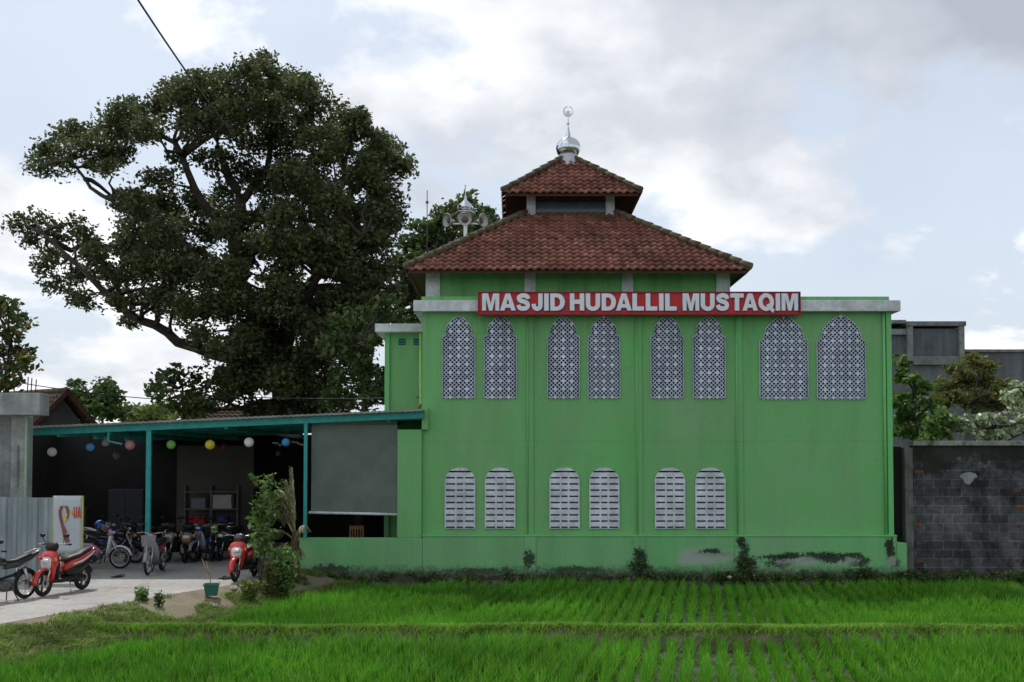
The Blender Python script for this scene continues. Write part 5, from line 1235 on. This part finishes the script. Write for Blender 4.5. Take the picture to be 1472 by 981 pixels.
# pale stones and rubble on the verge
m_stone = concrete('pale_stone', (.40, .37, .33), .3, .2)
def stone(px, py, s, label, z=.2):
    g = G(px, py, z); mb = MB(); n, m_ = 10, 7
    for i in range(m_+1):
        for k in range(n):
            t = PI*i/m_; a = 2*PI*k/n; r = s*(1+.25*math.sin(3*a+px)+.15*math.sin(5*t+py)); mb.v.append((r*math.sin(t)*math.cos(a), r*.8*math.sin(t)*math.sin(a), r*.6*math.cos(t)+s*.25))
    mb.f = [((i+1)*n+k, (i+1)*n+(k+1) % n, i*n+(k+1) % n, i*n+k) for i in range(m_) for k in range(n)]
    o = mb.build('stone', m_stone, None, smooth=True, label=label, cat='stone'); o.location = (g.x, g.y, z)
stone(309, 872, .055, 'small pale stone on the verge below the green tub', .14); stone(337, 848, .09, 'greyish lump of rubble between the tub and the low plants', .22); stone(1049, 831, .06, 'small pale stone at the foot of the plinth', .1)
stone(40, 884, .04, 'tiny stone on the grassy verge at the road edge', .2)
# grey block with white cover behind the plants
g = G(386, 832, .2); o = empty('concrete_block', (g.x, g.y, .1), .1, label='pale concrete block with a white capped top half hidden by the shrubs', cat='block')
MB().box(-.22, .22, -.2, .2, 0, .62).build('body', m_conc2, o, bevel=.015); MB().box(-.27, .27, -.25, .25, .622, .70).build('cap', m_white, o, bevel=.015)

# ------------------------------------------------------------------ plants at the corner of the yard
def leafy_plant(name, label, px, py, h, stems, lsize, mat, spread=.25, per=26, z=.18, width=.35, bare=.25):
    g = G(px, py, z); o = empty(name, (g.x, g.y, z), label=label, cat='plant'); mb = MB(); cs = []; sp = []
    for _ in range(stems):
        a = random.uniform(0, 2*PI); q = Vector((math.cos(a), math.sin(a), 0))*random.uniform(.1, 1)*width; top = Vector((q.x, q.y, h*random.uniform(.65, 1)))
        w = wiggle((q.x*.2, q.y*.2, -.03), top, 5, .06); limb(mb, w, .016, .005, 5)
        for i in range(9):
            t = bare+(1-bare)*i/8; k = t*5; j = min(4, int(k)); cs.append(tuple(w[j].lerp(w[j+1], k-j))); sp.append(lsize*random.uniform(.7, 1.3)*1.1)
    mb.build('stem', m_bark, o, smooth=True)
    V, Q = leaves_from(np.array(cs), per, np.array(sp), lsize, elong=1.7); np_mesh('foliage', V, Q, mat, o); return o
leafy_plant('tall_leafy_plant', 'tall leafy green plant rising in front of the shaded yard', 374, 842, 2.65, 5, .10, m_leaf_bri, z=.2, width=.22, per=11, bare=.36)
leafy_plant('leafy_shrub', 'glossy green knee high shrub at the paddy corner below the drooping palm', 406, 850, 1.05, 8, .085, m_leaf_bri, z=.12, width=.24, per=14, bare=.1)
leafy_plant('low_shrub', 'straggly olive low shrub with dry twigs beside the rubble', 386, 853, .62, 8, .055, m_leaf_feather, z=.12, width=.3, per=15, bare=.1)
leafy_plant('flowering_plant', 'low plant with yellow flecks between the tub and the shrubs', 358, 858, .34, 7, .05, m_leaf_yel, z=.12, width=.32, per=14, bare=.1)
leafy_plant('small_weed', 'bright weed sprouting on the road edge left of the tub', 205, 866, .28, 6, .045, m_leaf_bri, z=.2, width=.22, per=10, bare=.1)
leafy_plant('small_weed', 'narrow dark weed upright on the verge between the bright weed and tub', 228, 872, .32, 3, .04, m_leaf_mid, z=.18, width=.08, per=8, bare=.1)
# drooping palm
g = G(424, 836, .15); pl = empty('drooping_palm', (g.x, g.y, .12), label='dry pale palm with drooping silvery fronds leaning at the low wall end', cat='palm')
m_frond = leafmat('frond_pale', (.12, .13, .05), (.30, .30, .17), (.52, .50, .38), .2, .45, 2.); m_bole = M('fibrous_bole', (.10, .075, .045), .95, .4, 9, bmp=.8)
mb = MB(); mb.loft([(0, 0, -.05), (.0, 0, .3), (-.03, 0, .8), (-.02, 0, 1.25)], [.14, .12, .10, .05], 10); mb.build('trunk', m_bole, pl, smooth=True)
def frond(pl, tip, base, up, n=34, leaf=.34, droop=.9, name='frond'):
    b0 = Vector(base); t = Vector(tip); mid = (b0+t)/2+Vector((0, 0, up)); rib = MB(); pts = []
    for i in range(13):
        s = i/12; pts.append(b0*(1-s)**2+mid*2*s*(1-s)+t*s*s)
    rib.loft(pts, [.022-.017*i/12 for i in range(13)], 6); r_ = rib.build(name, m_dry, pl, smooth=True)
    V = []; Q = []
    for i in range(n):
        s = .18+.8*i/n; k = s*12; j = min(11, int(k)); p = pts[j].lerp(pts[j+1], k-j); d = (pts[j+1]-pts[j]).normalized(); sd = d.cross(Vector((0, 0, 1))).normalized()
        for sg_ in (-1, 1):
            L = leaf*(1-.6*abs(s-.45))*random.uniform(.8, 1.1); a1 = p+(sd*sg_*.6+d*.5+Vector((0, 0, .15)))*L*.5; a2 = p+(sd*sg_*.75+d*.65+Vector((0, 0, -droop)))*L
            w = Vector((0, 0, 1)).cross(a2-p).normalized()*.014; w = w+d*.012; o_ = len(V); V += [p-w*.6, p+w*.6, a1-w, a1+w, a2-w*.2, a2+w*.2]; Q += [(o_, o_+1, o_+3, o_+2), (o_+2, o_+3, o_+5, o_+4)]
    np_mesh('leaflets', [tuple(v) for v in V], Q, m_frond, r_)
frond(pl, (-.85, -.15, 1.35), (-.02, 0, 1.1), .95); frond(pl, (-.95, -.3, .75), (-.02, 0, 1.0), .75); frond(pl, (-.12, .0, 2.75), (0, 0, 1.1), .1, leaf=.40, droop=.2)
frond(pl, (-.28, .1, 2.45), (0, 0, 1.1), .3, leaf=.36, droop=.4); frond(pl, (.22, -.1, 1.35), (0, 0, .8), .25, leaf=.3); frond(pl, (-.55, -.5, .55), (0, 0, .75), .5); frond(pl, (-.75, .2, 1.85), (-.02, 0, 1.1), .7)
frond(pl, (-.75, 0, 2.0), (-.02, 0, 1.3), .75, leaf=.3); frond(pl, (-.62, -.2, 1.55), (-.02, 0, 1.3), .9, leaf=.32); frond(pl, (-.5, .1, 2.2), (-.02, 0, 1.4), .5, leaf=.3)
frond(pl, (.18, -.35, .55), (0, 0, .6), .45, leaf=.25)

# footing along the mosque and block wall, rubble and weeds
m, nt, b = new_mat('rubble_earth'); p = pos(nt); vo = nd(nt, 'ShaderNodeTexVoronoi'); vo.inputs['Scale'].default_value = 6; nt.links.new(p, vo.inputs['Vector'])
r = ramp(nt, [(.0, (.02, .02, .014)), (.55, (.055, .05, .035)), (.9, (.16, .14, .12))]); nt.links.new(vo.outputs['Color'], r.inputs[0]); nt.links.new(r.outputs[0], b.inputs['Base Color']); b.inputs['Roughness'].default_value = .95; bump(nt, b, noise(nt, p, 9, 6), 1., .06)
vs = []; fs = []; NX = 500
for i in range(NX+1):
    x = -5.6+i*(27/NX)
    for j in range(7):
        t = j/6; y = 26.72+.42*t+.03*math.sin(x*7+j); yy = y if x < X(1300) else y+.75*t+.1
        vs.append((x, yy, PZ-.03+.42*t**.7+.035*math.sin(x*11+j*2.1)*math.sin(x*4.3+j)*(1 if 0 < j < 6 else .6)))
for i in range(NX):
    for j in range(6): a = i*7+j; fs.append((a, a+7, a+8, a+1))
MB().add(vs, fs).build('footing_earth', m, smooth=True, kind='structure')
m_weed = leafmat('weed_leaves', (.03, .055, .015), (.06, .12, .025), (.13, .22, .05), .25, .6, 1.2)
cs = []
for _ in range(900):
    x = random.uniform(-5, 14.5); k = .5+.5*math.sin(x*1.9)*math.sin(x*.7+1)
    if random.random() > .30+.7*k*(1 if x > 4 else .45): continue
    cs.append((x, 26.8+random.uniform(0, .3)+(.6*random.random() if x > X(1303) else 0), random.uniform(-.08, .16)))
V, Q = leaves_from(np.array(cs), 20, .07, .055); np_mesh('weeds', V, Q, m_weed, label='dark straggling weeds along the foot of the green plinth and block wall', cat='weeds', kind='stuff')
def weed(px, py, h, w, label, n=260):
    g = P(px, py, 26.98); k = 26; cs = np.c_[RNG.normal(0, w*.4, k), RNG.normal(-.03, .04, k), RNG.uniform(0, h, k)]
    o = empty('creeping_weed', (g.x, g.y, .08), label=label, cat='plant'); V, Q = leaves_from(cs, n//k, .05, .05); np_mesh('foliage', V, Q, m_weed, o)
    mb = MB()
    for q in cs[:8]: mb.loft([(0, 0, -.02), tuple(q)], .006, 4)
    mb.build('stem', m_bark, o)
weed(919, 822, .42, .22, 'bushy dark weed climbing the plinth under the last slotted window gap')
weed(1068, 822, .5, .26, 'tall dark weed on the stained plinth pier beneath the right drain pipe')
weed(1245, 822, .22, .4, 'low leafy weed patch near the right end of the plinth')
